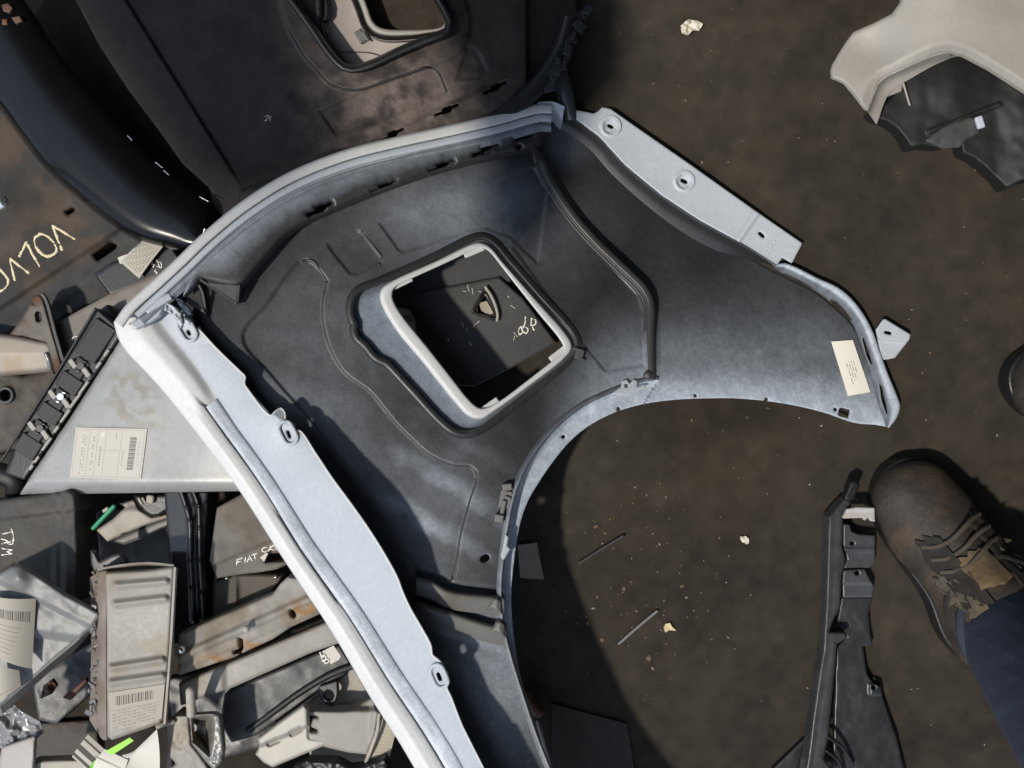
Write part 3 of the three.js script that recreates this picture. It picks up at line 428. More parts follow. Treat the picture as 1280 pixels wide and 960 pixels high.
// ------------------------------------------------------------------ the pile of parts on the left
const Z = (s, ox, oy) => (...q) => q.map(p => [p[0] / s + ox, p[1] / s + oy, ...p.slice(2)]);
const wob = (x, y, f = 40, a = 3, s = 0) => a * (fbm(x / f, y / f, 3, 0, 100 + s) - .5) * 2;
const rustC = (base, amt, s = 0) => (x, y) => { const r = sst(.5, .66, fbm(x / 45, y / 45, 4, 0, 120 + s)) * amt, k = .75 + .5 * fbm(x / 12, y / 12, 3, 0, 140 + s); return [lerp(base[0], .13, r) * k, lerp(base[1], .075, r) * k, lerp(base[2], .035, r) * k]; };
mat.metalV = M(null, { r: .75, map: T.metal, vc: true, bump: T.rough, bs: .0002 });
mat.rustV = M(null, { r: .75, map: T.dust, vc: true, bump: T.rough, bs: .0006 });
function ribs(list, w, amp) { return (x, y) => { let z = 0; for (const [a, b] of list) { const d = Math.sqrt(segd(x, y, a, b)); z += amp * sst(w, 0, d); } return z; }; }

{ // flat offcuts lying on the floor under the pile
  const off = [[[[120, 640], [230, 630], [236, 700], [215, 720], [125, 705]], 12, mat.grey, 'flat grey steel offcut deep in the gap behind the ribbed box section'], [[[40, 850], [120, 800], [132, 850], [70, 905], [48, 900]], 14, mat.dark, 'dark offcut deep in the gap left of the ribbed box section'], [[[215, 640], [275, 640], [280, 800], [222, 810]], 10, mat.grey, 'long grey steel offcut lying under the black strut'], [[[205, 850], [330, 830], [345, 930], [230, 960]], 12, mat.dark, 'dark plastic offcut lying under the tan bar'], [[[40, 905], [120, 900], [125, 950], [40, 955]], 10, mat.darkRust, 'rusty plate deep in the bottom left gap']];
  for (const [ring, hh, m, label] of off) solo('scrap_plate', sheet({ ring, h: (x, y) => hh + wob(x, y, 30, 3, 1), t: 4, step: 3, round: 1.5, floorAt: .3 }), m, label, 'scrap plate');
}

{ // dark steel panel with chalk lettering
  const o = thing('car_bonnet', 'dark rust-stained steel bonnet chalked with large upside-down letters', 'bonnet');
  const steps = [[[0, 372], [66, 333], [130, 303], [150, 285]]];
  const hv = (x, y) => 62 + wob(x, y, 70, 3, 2) + 5 * gau(x, y, 0, 255, 40) - 5 * sst(-2, 6, (y - (384 - (x) * .66))) + 3 * gau(y - (418 - x * .62), 0, 0, 0, 9, 1);
  const ring = [[-40, 100], [20, 130], [70, 190], [130, 235], [200, 290], [235, 318], [215, 345], [150, 366], [118, 378], [66, 408], [0, 442], [-40, 450]];
  const h1 = Z(5.0545, 0, 190)([585, 650], [700, 565], [740, 590], [735, 610], [620, 690]);
  part('pressed_sheet', sheet({ ring, holes: [h1, slot(88, 264, 13, 6, -.55)], h: hv, t: 30, step: 3, round: 3, col: (x, y) => { const g = sst(-6, 16, y - (392 - x * .66)); const r = rustC([.034, .029, .024], .4, 3)(x, y), q = .05 * (.8 + .4 * vn(x / 9, y / 9)); const m = gau(x, y, 98, 276, 18, 10) + gau(x, y, 8, 180, 22, 30) * .6; const c = [lerp(r[0], q * .95, g), lerp(r[1], q * .93, g), lerp(r[2], q * .9, g)]; return [c[0] + .045 * m, c[1] + .024 * m, c[2] + .009 * m]; } }), mat.rustV, o);
  const k = Z(5.0545, 0, 190);
  part('chalk_lettering', chalk([k([-60, 700], [-10, 735], [30, 775], [52, 815], [40, 850], [0, 880], [-50, 870]), k([93, 812], [80, 750], [65, 690], [68, 675]), k([68, 675], [110, 710], [178, 762]), k([122, 655], [150, 605], [167, 570]), k([167, 570], [205, 645], [250, 722]), k([250, 520], [220, 545], [222, 590], [250, 630], [290, 658], [325, 655], [355, 628], [352, 595], [325, 555], [285, 525], [250, 518]), k([392, 617], [362, 545], [333, 468]), k([333, 468], [400, 505], [470, 550])], (x, y) => hv(x, y), 1.6), mat.chalkY, o);
  part('bolt_head', dome(2, 254, 66, 9, 8), mat.chrome, o);
  part('bolt_head', dome(48, 375, 60, 5, 5), mat.grey, o);
}
{ // black box with paper tag
  const o = thing('plastic_box', 'small black plastic box with chalk mark beside the paper tag', 'plastic box');
  const ring = Z(4, 0, 240)([470, 410], [560, 350], [640, 330], [800, 300], [850, 260], [900, 330], [800, 420], [690, 470], [550, 520]);
  part('lid', sheet({ ring, h: (x, y) => 70, t: 30, step: 2, round: 2.5 }), mat.black, o);
  part('chalk_mark', chalk(Z(4, 0, 240)([783, 335], [797, 352], [806, 378], [795, 372], [786, 356]).concat([]).length ? [Z(4, 0, 240)([785, 372], [806, 378], [804, 352], [794, 354], [796, 376]), Z(4, 0, 240)([762, 352], [758, 366], [770, 362], [766, 376]), Z(4, 0, 240)([780, 388], [774, 398], [786, 402], [782, 408]), Z(4, 0, 240)([780, 335], [790, 352])] : [], 71, .7), mat.chalk, o);
}
{
  const o = thing('paper_tag', 'creased paper tag with printed lines tucked under the glossy black panel', 'paper tag');
  const t = ctex(256, 192, (g, w, h) => { g.fillStyle = '#d9d2c2'; g.fillRect(0, 0, w, h); g.strokeStyle = '#8d877b'; g.fillStyle = '#5f5a52'; for (let i = 0; i < 9; i++) { g.fillRect(18, 18 + i * 18, 220, 1.2); for (let k = 0; k < 12; k++) if ((k * 5 + i * 7) % 4) g.fillRect(22 + k * 17, 23 + i * 18, 11, 4); } g.fillRect(150, 4, 60, 8); });
  part('sheet_of_paper', patch([[150, 327, 76], [182, 298, 74], [204, 308, 76], [174, 348, 78]], { bend: 2, curl: 1, t: .4 }), M([.62, .62, .62], { r: .85, map: t }), o);
  part('tag_end', patch([[147, 322, 75], [158, 318, 76], [160, 326, 77], [150, 330, 76]], { t: .4 }), mat.paper, o);
}
{ // bracket with holes and crossmember
  const o = thing('steel_bracket', 'brown steel bracket with two holes welded to a square crossmember', 'bracket');
  const k = Z(3.43, 0, 340);
  part('bracket_plate', sheet({ ring: [...k([140, 105], [158, 98], [172, 100], [182, 118], [225, 270], [272, 425], [235, 430], [200, 300]), ...k([100, 275], [40, 270], [60, 245], [120, 160])], holes: [slot(48, 396, 14, 7, 1.4), circ(41, 379, 2)], h: (x, y) => 96 + wob(x, y, 40, 2, 5) + .3 * (x - 40), t: 8, step: 2, round: 2 }), M([.19, .165, .135], { r: .6, map: T.rust, m: .2 }), o);
  part('folded_edge', loft([k([172, 98], [188, 120], [230, 270], [276, 428]).map(p => [...p, 103]), k([180, 97], [196, 118], [238, 268], [284, 426]).map(p => [...p, 92])], { n: 20, m: 2, t: 3 }), mat.grey, o);
  part('crossmember', sheet({ ring: [[-40, 412], [20, 420], [62, 428], [70, 452], [66, 464], [0, 470], [-40, 470]], h: (x, y) => 94 - .25 * Math.max(0, y - 442), t: 40, step: 2.5, round: 5 }), M([.30, .26, .21], { r: .55, map: T.metal, m: .2 }), o);
  part('weld_seam', tube([[58, 443, 95], [61, 450, 94], [63, 460, 90]], 3), mat.steel, o);
}
solo('grey_sheet_offcut', mergeGeometries([sheet({ ring: [[62, 408], [140, 366], [220, 334], [240, 350], [150, 410], [112, 440], [78, 484], [70, 470]], h: (x, y) => 84 + wob(x, y, 60, 2, 6), t: 3, step: 2.5, round: 1.5 })]), M([.20, .18, .15], { r: .6, map: T.metal, m: .1 }), 'flat brownish grey metal sheet showing between the brown bracket and the clip strip', 'metal sheet');
{ const o = scene.children[scene.children.length - 1]; const m = chalk([[[90, 424], [93, 421], [97, 421], [98, 425], [94, 427], [95, 430]]], 86, .8); const c = new THREE.Mesh(m, mat.chalk); c.name = 'chalk_mark'; c.castShadow = c.receiveShadow = true; o.add(c); }
solo('hanging_rubber_block', rbox(138, 396, 90, 22, 20, 16, -.6, 4), mat.black, 'small black rubber block beside the pale corner of the primed panel', 'rubber block');
{ // silver panel with its clip strip and label
  const o = thing('silver_panel', 'stained silver car body panel with a black clip strip and a large printed label', 'body panel');
  const hs = (x, y) => 100 + .14 * (x - 20) - 14 * sst(596, 622, y) ** 2 * .8 - .03 * (y - 500);
  const ring = [[156, 416], [200, 470], [320, 560], [330, 612], [300, 614], [120, 617], [24, 619], [42, 590], [88, 522]];
  part('painted_sheet', sheet({ ring, h: hs, t: 4, step: 2.5, round: 3, col: (x, y) => { const st = clamp((gau(x, y, 158, 482, 30, 20) * .9 + gau(x, y, 168, 512, 36, 20) * .8 + gau(x, y, 190, 545, 14, 26) * .5) * sst(.38, .62, fbm(x / 9, y / 9, 4, 0, 161)) * 1.3), k = .94 + .1 * fbm(x / 30, y / 30, 3, 0, 163), e = gau(x, y, 285, 603, 30, 10) * fbm(x / 8, y / 8, 3); return [lerp(.31, .25, st) * k, lerp(.31, .23, st + e * .3) * k, lerp(.305, .19, st + e * .4) * k]; } }), M(null, { r: .38, map: T.clean, vc: true, rm: T.rough, m: .1 }), o);
  const q = [[95, 534], [184, 536], [176, 599], [87, 597]];
  const t = ctex(512, 384, (g, w, h) => { g.fillStyle = '#d6d0c4'; g.fillRect(0, 0, w, h); g.strokeStyle = '#8b857b'; g.lineWidth = 2; g.strokeRect(14, 12, w - 28, h - 24); const c = [110, 170, 230, 340]; for (const x of c) { g.beginPath(); g.moveTo(x, 14); g.lineTo(x, h - 14); g.stroke(); } g.beginPath(); g.moveTo(170, 170); g.lineTo(340, 170); g.stroke(); g.fillStyle = '#4e4a45'; let y = 66; for (let i = 0; i < 34; i++) { const b = 2 + (i * 7 % 5); if (y > 325) break; g.fillRect(402, y, 46, b); y += b + 2 + (i * 5 % 4); } g.fillStyle = '#8a857c'; for (let i = 0; i < 14; i++) { if (i % 4) g.fillRect(64, 30 + i * 24, 6, 14); if (i % 3) g.fillRect(140, 50 + i * 20, 7, 12); if (i % 5) g.fillRect(84, 44 + i * 21, 4, 12); if (i > 6) g.fillRect(196, i * 21, 8, 13); if (i < 5) g.fillRect(300, 34 + i * 9, 6, 6); if (i % 2) g.fillRect(470, 90 + i * 14, 5, 9); if (i > 7) g.fillRect(360, i * 21, 5, 13); } g.fillStyle = '#e7e2d8'; g.beginPath(); g.arc(200, 54, 18, 0, 7); g.fill(); });
  part('printed_label', patch(q.map(p => [...p, hs(...p) + 1.2]), { bend: .8, t: .35 }), M([.7, .7, .7], { r: .7, map: t }), o, 'large printed label with a bar code');
  // black clip strip along the sloping edge: local axes u along the strip, v across it
  const a0 = [140, 402], a1 = [14, 594], ln = Math.hypot(a1[0] - a0[0], a1[1] - a0[1]), ux = (a1[0] - a0[0]) / ln, uy = (a1[1] - a0[1]) / ln, at = (u, v) => [a0[0] + ux * u - uy * v, a0[1] + uy * u + ux * v], ang = Math.atan2(uy, ux), hz = (x, y) => hs(x, y) + 3;
  const strip = part('clip_strip', mergeGeometries([sheet({ ring: [at(-4, 25), at(3, -19), at(226, -17), at(232, 8), at(180, 20)], h: (x, y) => hs(x, y) + 3, t: 8, step: 2, round: 2 }), ...[[-2, 62, 8], [84, 108, 7], [130, 152, 6], [176, 204, 6]].map(([p, q2, w], i) => { const [x, y] = at((Math.max(p, 6) + q2) / 2 - 4, i ? 0 : 2); return rbox(x, y, hz(x, y) - 1, (q2 - Math.max(p, 6)) * .82, 27, 6, ang, 2); }), ...[70, 116, 163].map(u => { const [x, y] = at(u, 1); return rbox(x, y, hz(x, y) - 1, 22, 17, 4, ang, 1.5); }), tube([at(-2, 26), at(100, 22), at(220, 20)].map(p => [...p, hz(...p) + 2]), 1.6)]), mat.black, o);
  for (const u of [70, 116, 163]) for (const v of [-9, 11]) { const [x, y] = at(u, v); part('clip', rbox(x, y, hz(x, y) + 2, 6, 11.5, 4, ang + 1.57 - 1.2, 1.4), mat.white, strip); }
  for (const u of [68, 114, 161]) { const [x, y] = at(u - 1, 1); part('clip_screw', mergeGeometries([cyl(x, y, hz(x, y) + 2, 4, 4), rbox(x + 4, y - 5, hz(x, y) + 2, 5, 2.5, 3, .3, 1), rbox(x - 4, y + 6, hz(x, y) + 2, 5, 2.5, 3, .3, 1)]), u === 114 ? mat.chrome : mat.dark, strip); }
  for (const [u, l] of [[36, 9], [54, 9], [88, 18], [107, 22], [130, 18], [150, 9], [172, 18], [195, 9], [207, 7]]) { const [x, y] = at(u, -16.5); part('clip', rbox(x, y, hz(x, y) + 1, l, 3, 3, ang + .05, 1), mat.white, strip); }
}
{ const o = thing('steel_bracket', 'dark brown steel bracket with a round hole below the square crossmember', 'bracket');
  part('bracket_plate', sheet({ ring: [[-40, 462], [30, 470], [66, 462], [72, 470], [44, 520], [20, 560], [-10, 570], [-40, 560]], holes: [circ(7, 494, 7)], h: (x, y) => 66 + wob(x, y, 30, 4, 9) + 5 * gau(x, y, 7, 494, 16), t: 22, step: 2.5, round: 4, col: rustC([.10, .085, .07], .12, 9) }), mat.rustV, o);
  part('collar', tube(circ(7, 494, 9).map(p => [...p, 71]), 2.2, { closed: true, n: 40 }), mat.dark, o); }
{ const o = thing('rubber_hose', 'short black rubber hose end at the left edge under the clip strip', 'hose'); part('hose_body', tube([[-40, 590, 70], [0, 592, 76], [18, 600, 74], [22, 622, 60]], 13, { seg: 16 }), mat.black, o); }
{ // panel chalked TRM
  const o = thing('plastic_cover', 'dark grey cover chalked TRM with a raised rail along its right side', 'cover');
  const k = Z(5.333, 0, 600), hp = (x, y) => 96 + 10 * sst(76, 82, x) * sst(100, 96, x) - 5 * sst(70, 64, x) + 7 * sst(645, 640, y + x * .12 - 7) + wob(x, y, 25, 1.5, 11);
  part('cover_panel', sheet({ ring: [[-40, 630], [20, 622], [70, 616], [84, 613], [94, 618], [98, 690], [99, 752], [90, 756], [50, 730], [20, 705], [-40, 745]], h: hp, t: 46, step: 2.2, round: 4, col: (x, y) => { const k2 = .8 + .4 * fbm(x / 8, y / 8, 3, 0, 171), w = gau(x, y, 60, 640, 25, 8) * .04; return [.085 * k2 + w, .078 * k2 + w * .8, .07 * k2 + w * .6]; } }), mat.rustV, o);
  part('chalk_lettering', chalk([k([75, 325], [85, 350], [92, 400]), k([20, 360], [50, 352], [80, 345]), k([88, 400], [60, 415], [40, 400], [10, 395]), k([90, 395], [85, 425], [55, 425], [40, 400]), k([45, 415], [12, 425]), k([10, 456], [82, 466]), k([82, 466], [46, 478]), k([46, 478], [80, 491]), k([80, 491], [12, 500])], (x, y) => hp(x, y) + .5, .8), mat.chalk, o);
}
{ // headlamp fragment
  const o = thing('lamp_housing', 'broken cream headlamp housing with a dark round socket and green lever', 'headlamp housing');
  const k = Z(6.4, 90, 600), hh = (x, y) => 88 + wob(x, y, 20, 2, 13);
  part('cream_shell', sheet({ ring: k([195, 400], [330, 310], [430, 215], [370, 190], [500, 158], [545, 240], [640, 295], [720, 285], [850, 240], [850, 275], [560, 370], [285, 492]), h: (x, y) => 84 + 6 * sst(0, 10, y - 630) + wob(x, y, 20, 1.5, 13), t: 16, step: 1.6, round: 4 }), mat.cream, o);
  part('lower_rail', sheet({ ring: k([285, 492], [560, 372], [850, 262], [850, 345], [640, 440], [420, 520], [350, 510]), h: 66, t: 20, step: 1.8, round: 4 }), mat.grey, o);
  part('socket', mergeGeometries([sheet({ ring: k([490, 120], [780, 110], [775, 240], [700, 290], [640, 295], [580, 260], [530, 200]), h: 93, t: 12, step: 1.6, round: 4 })]), mat.black, o);
  part('socket_cap', rbox(189.5, 623.5, 93, 9, 10, 6, .1, 2.5), mat.cream, o);
  part('socket_pin', rbox(176.5, 626, 93, 3, 9, 4, -.5, 1), mat.cream, o); part('socket_pin', rbox(181, 625, 93, 2.5, 8, 4, -.5, 1), mat.cream, o);
  part('lever', tube(k([170, 385, 92], [240, 310, 94], [335, 212, 96]), 2.6), mat.green, o, 'green plastic lever'); part('lever_tip', rbox(133, 637, 92, 8, 4, 3, -.6, 1), mat.cream, o);
}
{ // black strut with two pressed ridges
  const o = thing('steel_strut', 'black painted steel strut with two ridges and painted glint lines running down', 'strut');
  const r1 = [[226, 612], [233, 634], [237, 650], [238, 700], [240, 735], [241, 775]], r2 = [[241, 612], [248, 632], [249.5, 660], [250, 700], [252, 740], [254, 775]];
  const hr = ribs([...r1.slice(1).map((p, i) => [r1[i], p]), ...r2.slice(1).map((p, i) => [r2[i], p])], 5, 6);
  for (const r of [r1, r2]) part('ridge_glint', tube(r.map(p => [p[0] - .5, p[1], 112 + 6 - .12 * Math.abs(p[1] - 690) + .3]), 1, { seg: 6 }), mat.steel, o, 'bright line painted in for the glint on a ridge');  // steel tubes stand in for the glint along each ridge
  part('strut_body', sheet({ ring: [[205, 612], [262, 612], [258, 660], [258, 800], [215, 810], [212, 700]], h: (x, y) => 112 + hr(x, y) - .12 * Math.abs(y - 690), t: 30, step: 1.7, round: 5 }), M([.03, .03, .031], { r: .3, map: T.dust, phys: true, clearcoat: .5, clearcoatRoughness: .2 }), o);
}
{ // dark metal with FIAT chalk
  const o = thing('steel_housing', 'brownish grey steel housing with two raised bumps and chalk lettering on its flange', 'steel housing');
  const k = Z(5.333, 260, 600), hf = (x, y) => 112 + 4 * gau(x, y, 308, 668, 14) + 5 * sst(-2, 4, (y - (706 - (x - 271) * .43)) * -1) + wob(x, y, 30, 1.5, 15);
  part('top_plate', sheet({ ring: [...k([60, 185], [230, 90], [300, 60]), [352, 650], [372, 700], [345, 712], [320, 716], [300, 718], [271, 723], [262, 700]], holes: [k([400, 490], [500, 486], [520, 540], [380, 550])], h: hf, t: 32, step: 1.8, round: 3, col: rustC([.15, .14, .12], .3, 17) }), mat.metalV, o);
  part('lower_box', sheet({ ring: [...k([35, 680], [180, 630], [500, 630], [470, 690], [430, 750], [200, 880], [30, 950])], h: (x, y) => 92 + 6 * gau(x, y, 294, 745, 4, 20), t: 30, step: 2, round: 3, col: rustC([.11, .10, .085], .25, 19) }), mat.metalV, o);
  part('chalk_lettering', chalk([k([190, 568], [196, 530]), k([194, 533], [228, 520]), k([193, 550], [215, 542]), k([245, 548], [252, 518]), k([262, 545], [278, 505]), k([278, 505], [292, 535]), k([268, 530], [288, 522]), k([290, 500], [325, 490]), k([308, 496], [315, 522]), k([395, 450], [370, 452], [360, 468], [375, 480], [398, 472]), k([405, 475], [418, 438]), k([440, 432], [412, 458], [440, 466]), k([452, 430], [446, 452], [462, 462], [470, 440], [452, 430])], (x, y) => hf(x, y) + .4, .75), mat.chalk, o);
  part('pressed_bump', dome(300, 667, 113, 6.5, 5), mat.bump, o); part('pressed_bump', dome(317, 662, 113, 5.5, 5), mat.bump, o);
  part('paper_corner', patch([[325, 697, 118], [333, 691, 118], [335, 692, 118], [330, 702, 117]], { t: .4, n: 3, m: 3 }), mat.paper, o);
  part('bolt_head', dome(283.5, 722.5, 96, 2.4, 3), mat.chrome, o); part('bolt_head', dome(345, 721, 96, 2.4, 3), mat.chrome, o);
}
{ // rusty beam
  const o = thing('steel_beam', 'rust-streaked beige steel beam with two dark holes running up to the sill', 'beam');
  const k = Z(2.667, 180, 600), A = [228, 826], Bq = [420, 740];
  const hb = (x, y) => { const d = (y - lerp(A[1], Bq[1], (x - A[0]) / (Bq[0] - A[0]))); return 138 + 6 * sst(-14, -8, d) * sst(2, -4, d) - 4 * sst(10, 16, d) + wob(x, y, 30, 1.5, 21); };
  part('beam_body', sheet({ ring: k([116, 515], [250, 455], [430, 380], [455, 345], [480, 322], [560, 330], [640, 420], [590, 445], [490, 490], [430, 530], [300, 590], [116, 652], [112, 580]), holes: [circ(366, 767, 3.4, 6, -.5), k([315, 525], [330, 530], [332, 560], [322, 580], [298, 580], [300, 568], [318, 562])], h: hb, t: 26, step: 1.8, round: 4, col: (x, y) => { const c = rustC([.30, .285, .255], .3, 23)(x, y), m = clamp((gau(x, y, 330, 808, 34, 9) + gau(x, y, 272, 826, 20, 7) + gau(x, y, 385, 762, 26, 12)) * sst(.35, .6, fbm(x / 10, y / 10, 4, 0, 24)) * 1.2); return [lerp(c[0], .33, m), lerp(c[1], .18, m), lerp(c[2], .075, m)]; } }), mat.metalV, o);
  part('plug', dome(308, 786, 152, 4, 4), mat.cream, o);
  part('end_nut', dome(226, 812, 150, 5, 5), mat.chrome, o);
}
{ const k = Z(2.667, 180, 600);
  solo('steel_bar', sheet({ ring: k([116, 678], [330, 590], [610, 472], [680, 450], [720, 520], [560, 575], [300, 690], [122, 752]), h: (x, y) => 128 - 3 * sst(276, 284, x) + wob(x, y, 40, 1.2, 25), t: 16, step: 2, round: 3.5 }), mat.beige, 'flat tan steel bar lying just below the rusty beam', 'steel bar'); }
{ // dark panel with tag and eyelet
  const o = thing('plastic_guard', 'dark plastic guard with an eyelet lug and a torn white sticker', 'guard');
  const k = Z(5.645, 300, 790), hg = (x, y) => 98 + wob(x, y, 40, 2, 27);
  part('guard_panel', sheet({ ring: k([-110, 440], [60, 350], [300, 250], [560, 140], [700, 90], [790, 230], [740, 295], [480, 480], [140, 720], [-60, 780], [-140, 640]), h: hg, t: 30, step: 2, round: 2.5 }), mat.dark, o);
  part('guard_edge', tube(k([790, 240, 100], [640, 300, 100], [420, 430, 99], [200, 590, 98], [60, 690, 98]), 4, { seg: 8 }), mat.black, o);
  part('eyelet', sheet({ ring: k([560, 380], [690, 340], [695, 440], [680, 490], [640, 520], [600, 505], [570, 470], [550, 440]), holes: [circ(411.3, 869.5, 5.6, 6.2)], h: 104, t: 6, step: 1.2, round: 1.5 }), mat.black, o);
  part('torn_sticker', sheet({ ring: k([575, 140], [660, 95], [712, 170], [700, 195], [640, 228], [610, 170]), h: (x, y) => hg(x, y) + 1, t: .8, step: 1.2 }), mat.paper, o);
  part('sticker_mark', chalk([k([562, 140], [580, 175], [592, 160]), k([575, 180], [600, 170], [605, 195], [580, 200]), k([585, 205], [615, 220], [625, 195], [600, 195])], 99.5, 1), mat.chalk, o);
}
{ // cream plate and bracket at the bottom
  const k = Z(5.645, 300, 790);
  solo('cream_plate', sheet({ ring: k([420, 560], [500, 480], [690, 340], [800, 250], [900, 420], [1000, 560], [1000, 1000], [880, 1000], [500, 900], [460, 700]), h: (x, y) => 84 + wob(x, y, 20, 1.5, 29), t: 6, step: 2, round: 1.5 }), mat.cream, 'cream metal plate behind the eyelet lug', 'plate');
  const o = thing('steel_bracket', 'light grey folded steel bracket with two slots lying at the bottom edge', 'bracket');
  part('channel', sheet({ ring: k([470, 545], [720, 555], [800, 540], [860, 500], [930, 465], [985, 560], [950, 720], [905, 865], [760, 850], [610, 815], [480, 760]), holes: [k([475, 575], [500, 590], [550, 595], [550, 603], [505, 605], [505, 640], [500, 670], [550, 690], [545, 706], [490, 705], [495, 640])], h: (x, y) => 122 - 10 * sst(-4, 6, (y - (887 + (x - 385) * .0)) * -1) + 5 * sst(460, 470, x), t: 20, step: 1.7, round: 4 }), mat.beige, o);
  part('folded_plate', sheet({ ring: k([450, 512], [475, 545], [485, 750], [610, 770], [600, 800], [230, 955], [165, 920], [108, 862], [140, 800], [125, 750], [300, 620]), holes: [], h: (x, y) => 134 - 12 * sst(2, 5, y - (925 - (x - 335) * .42)) - 3 * (sst(3.5, 2.5, Math.sqrt(segd(x, y, [364, 917], [376, 911]))) + sst(3.5, 2.5, Math.sqrt(segd(x, y, [336, 930], [347, 925])))), t: 10, step: 1.5, round: 3 }), M([.42, .395, .34], { r: .5, m: .1, map: T.metal }), o);
  const t = ctex(96, 192, (g, w, h) => { g.fillStyle = '#cfc6b0'; g.fillRect(0, 0, w, h); g.fillStyle = '#9a907c'; for (let i = 0; i < 11; i++) g.fillRect(8, 30 + i * 14, 80, 1); g.fillStyle = '#6d665a'; for (let i = 0; i < 12; i++) g.fillRect(14 + i * 6, 8, 2 + i % 3, 12); });
  solo('ruled_paper', patch([[478, 893, 112], [498, 902, 112], [484, 958, 108], [455, 962, 108]], { bend: 2, t: .4 }), M([.6, .6, .6], { r: .8, map: t }), 'strip of ruled tan paper beside the white sill roll at the bottom', 'paper');
  solo('tension_cable', tube([[474, 893, 124], [472, 912, 126], [464, 936, 122], [456, 958, 112], [452, 985, 106]], 2.2), mat.cream, 'thin pale cable hooked over the end of the light grey bracket', 'cable');
  solo('plastic_fitting', mergeGeometries([sheet({ ring: k([380, 950], [470, 905], [680, 910], [780, 960], [860, 950], [1020, 890], [1050, 940], [1060, 1080], [380, 1080]), h: (x, y) => 128 + wob(x, y, 12, 4, 31), t: 16, step: 1.8, round: 4 })]), mat.black, 'black lumpy plastic fitting at the bottom edge below the light grey bracket', 'fitting');
}
{ // ribbed box section
  const o = thing('box_section', 'open-ended beige steel box section with four pressed ribs and a bar code label', 'steel box section');
  const k = Z(2.667, 0, 600), hq = ribs([[k([390, 352])[0], k([552, 338])[0]], [k([385, 414])[0], k([550, 395])[0]], [k([372, 626])[0], k([540, 600])[0]], [k([370, 676])[0], k([540, 652])[0]]], 7, 5);
  const hx = (x, y) => 172 + hq(x, y) - 1.2 * gau(x, y, 175, 790, 25, 30);
  part('front_face', sheet({ ring: [[131, 717], [136, 715], [190, 712], [217, 708], [218, 712], [213, 800], [206, 896], [200, 905], [140, 925], [134, 920], [133, 800]], h: hx, t: 3, step: 1.5, round: 4 }), mat.beige, o);
  part('side_wall', loft([[[133, 714, 171], [132, 800, 171], [133, 925, 170]], [[128, 714, 166], [128, 800, 166], [129, 925, 165]], [[112, 722, 118], [114, 800, 118], [112, 900, 118]]], { n: 40, m: 4, t: 2.5, col: (x, y) => { const c = rustC([.24, .2, .17], .3, 35)(x, y); return c; } }), mat.metalV, o, 'rusty side wall');
  part('side_wall', loft([[[217, 709, 171], [212, 800, 171], [204, 905, 171]], [[219, 710, 166], [214, 800, 166], [206, 905, 166]], [[214, 716, 112], [210, 800, 112], [203, 900, 112]]], { n: 30, m: 3, t: 2.5 }), mat.beige, o);
  part('open_end', loft([[[122, 713, 166], [150, 708, 170], [184, 705, 171], [217, 708, 171]], [[120, 718, 130], [150, 714, 130], [184, 711, 130], [215, 713, 130]]], { n: 24, m: 3, t: 2 }), mat.beige, o);
  part('back_tab', sheet({ ring: [[113, 688], [118, 690], [124, 702], [140, 694], [150, 692], [158, 700], [158, 708], [124, 712], [118, 716], [114, 705]], h: 132, t: 6, step: 1.5, round: 2 }), mat.dark, o);
  seed = 91; const fl = []; for (let i = 0; i < 26; i++) { const y = 716 + i * 7; fl.push(rbox(120 + (rnd() - .5) * 11 - (i > 20 ? 2 : 0), y, 138 + rnd() * 14, 2 + rnd() * 4, 4 + rnd() * 7, 2 + rnd() * 2, rnd() * 3, .8, [rnd(), rnd()])); }
  const f = part('peeling_weld', mergeGeometries(fl), mat.steel, o, 'flaky torn weld seam'); f.userData.kind = 'stuff';
  const t = ctex(256, 176, (g, w, h) => { g.fillStyle = '#c9c0b0'; g.fillRect(0, 0, w, h); g.fillStyle = '#5d574f'; for (let i = 0, x = 34; x < 205; i++) { const b = 2 + (i * 7 % 5); g.fillRect(x, 22, b, 44); x += b + 3 + i * 5 % 4; } g.fillStyle = '#8f8778'; for (let i = 0; i < 6; i++) { g.fillRect(12, 86 + i * 15, 228, 1.4); for (let q = 0; q < 9; q++) if ((q * 3 + i) % 4) g.fillRect(16 + q * 24, 90 + i * 15, 15, 3); } });
  part('bar_code_label', patch([[135, 866, hx(135, 866) + 1], [206, 855, hx(206, 855) + 1], [202, 898, hx(202, 898) + 1], [138, 914, hx(138, 914) + 1]], { t: .3 }), M([.6, .6, .6], { r: .7, map: t }), o);
}
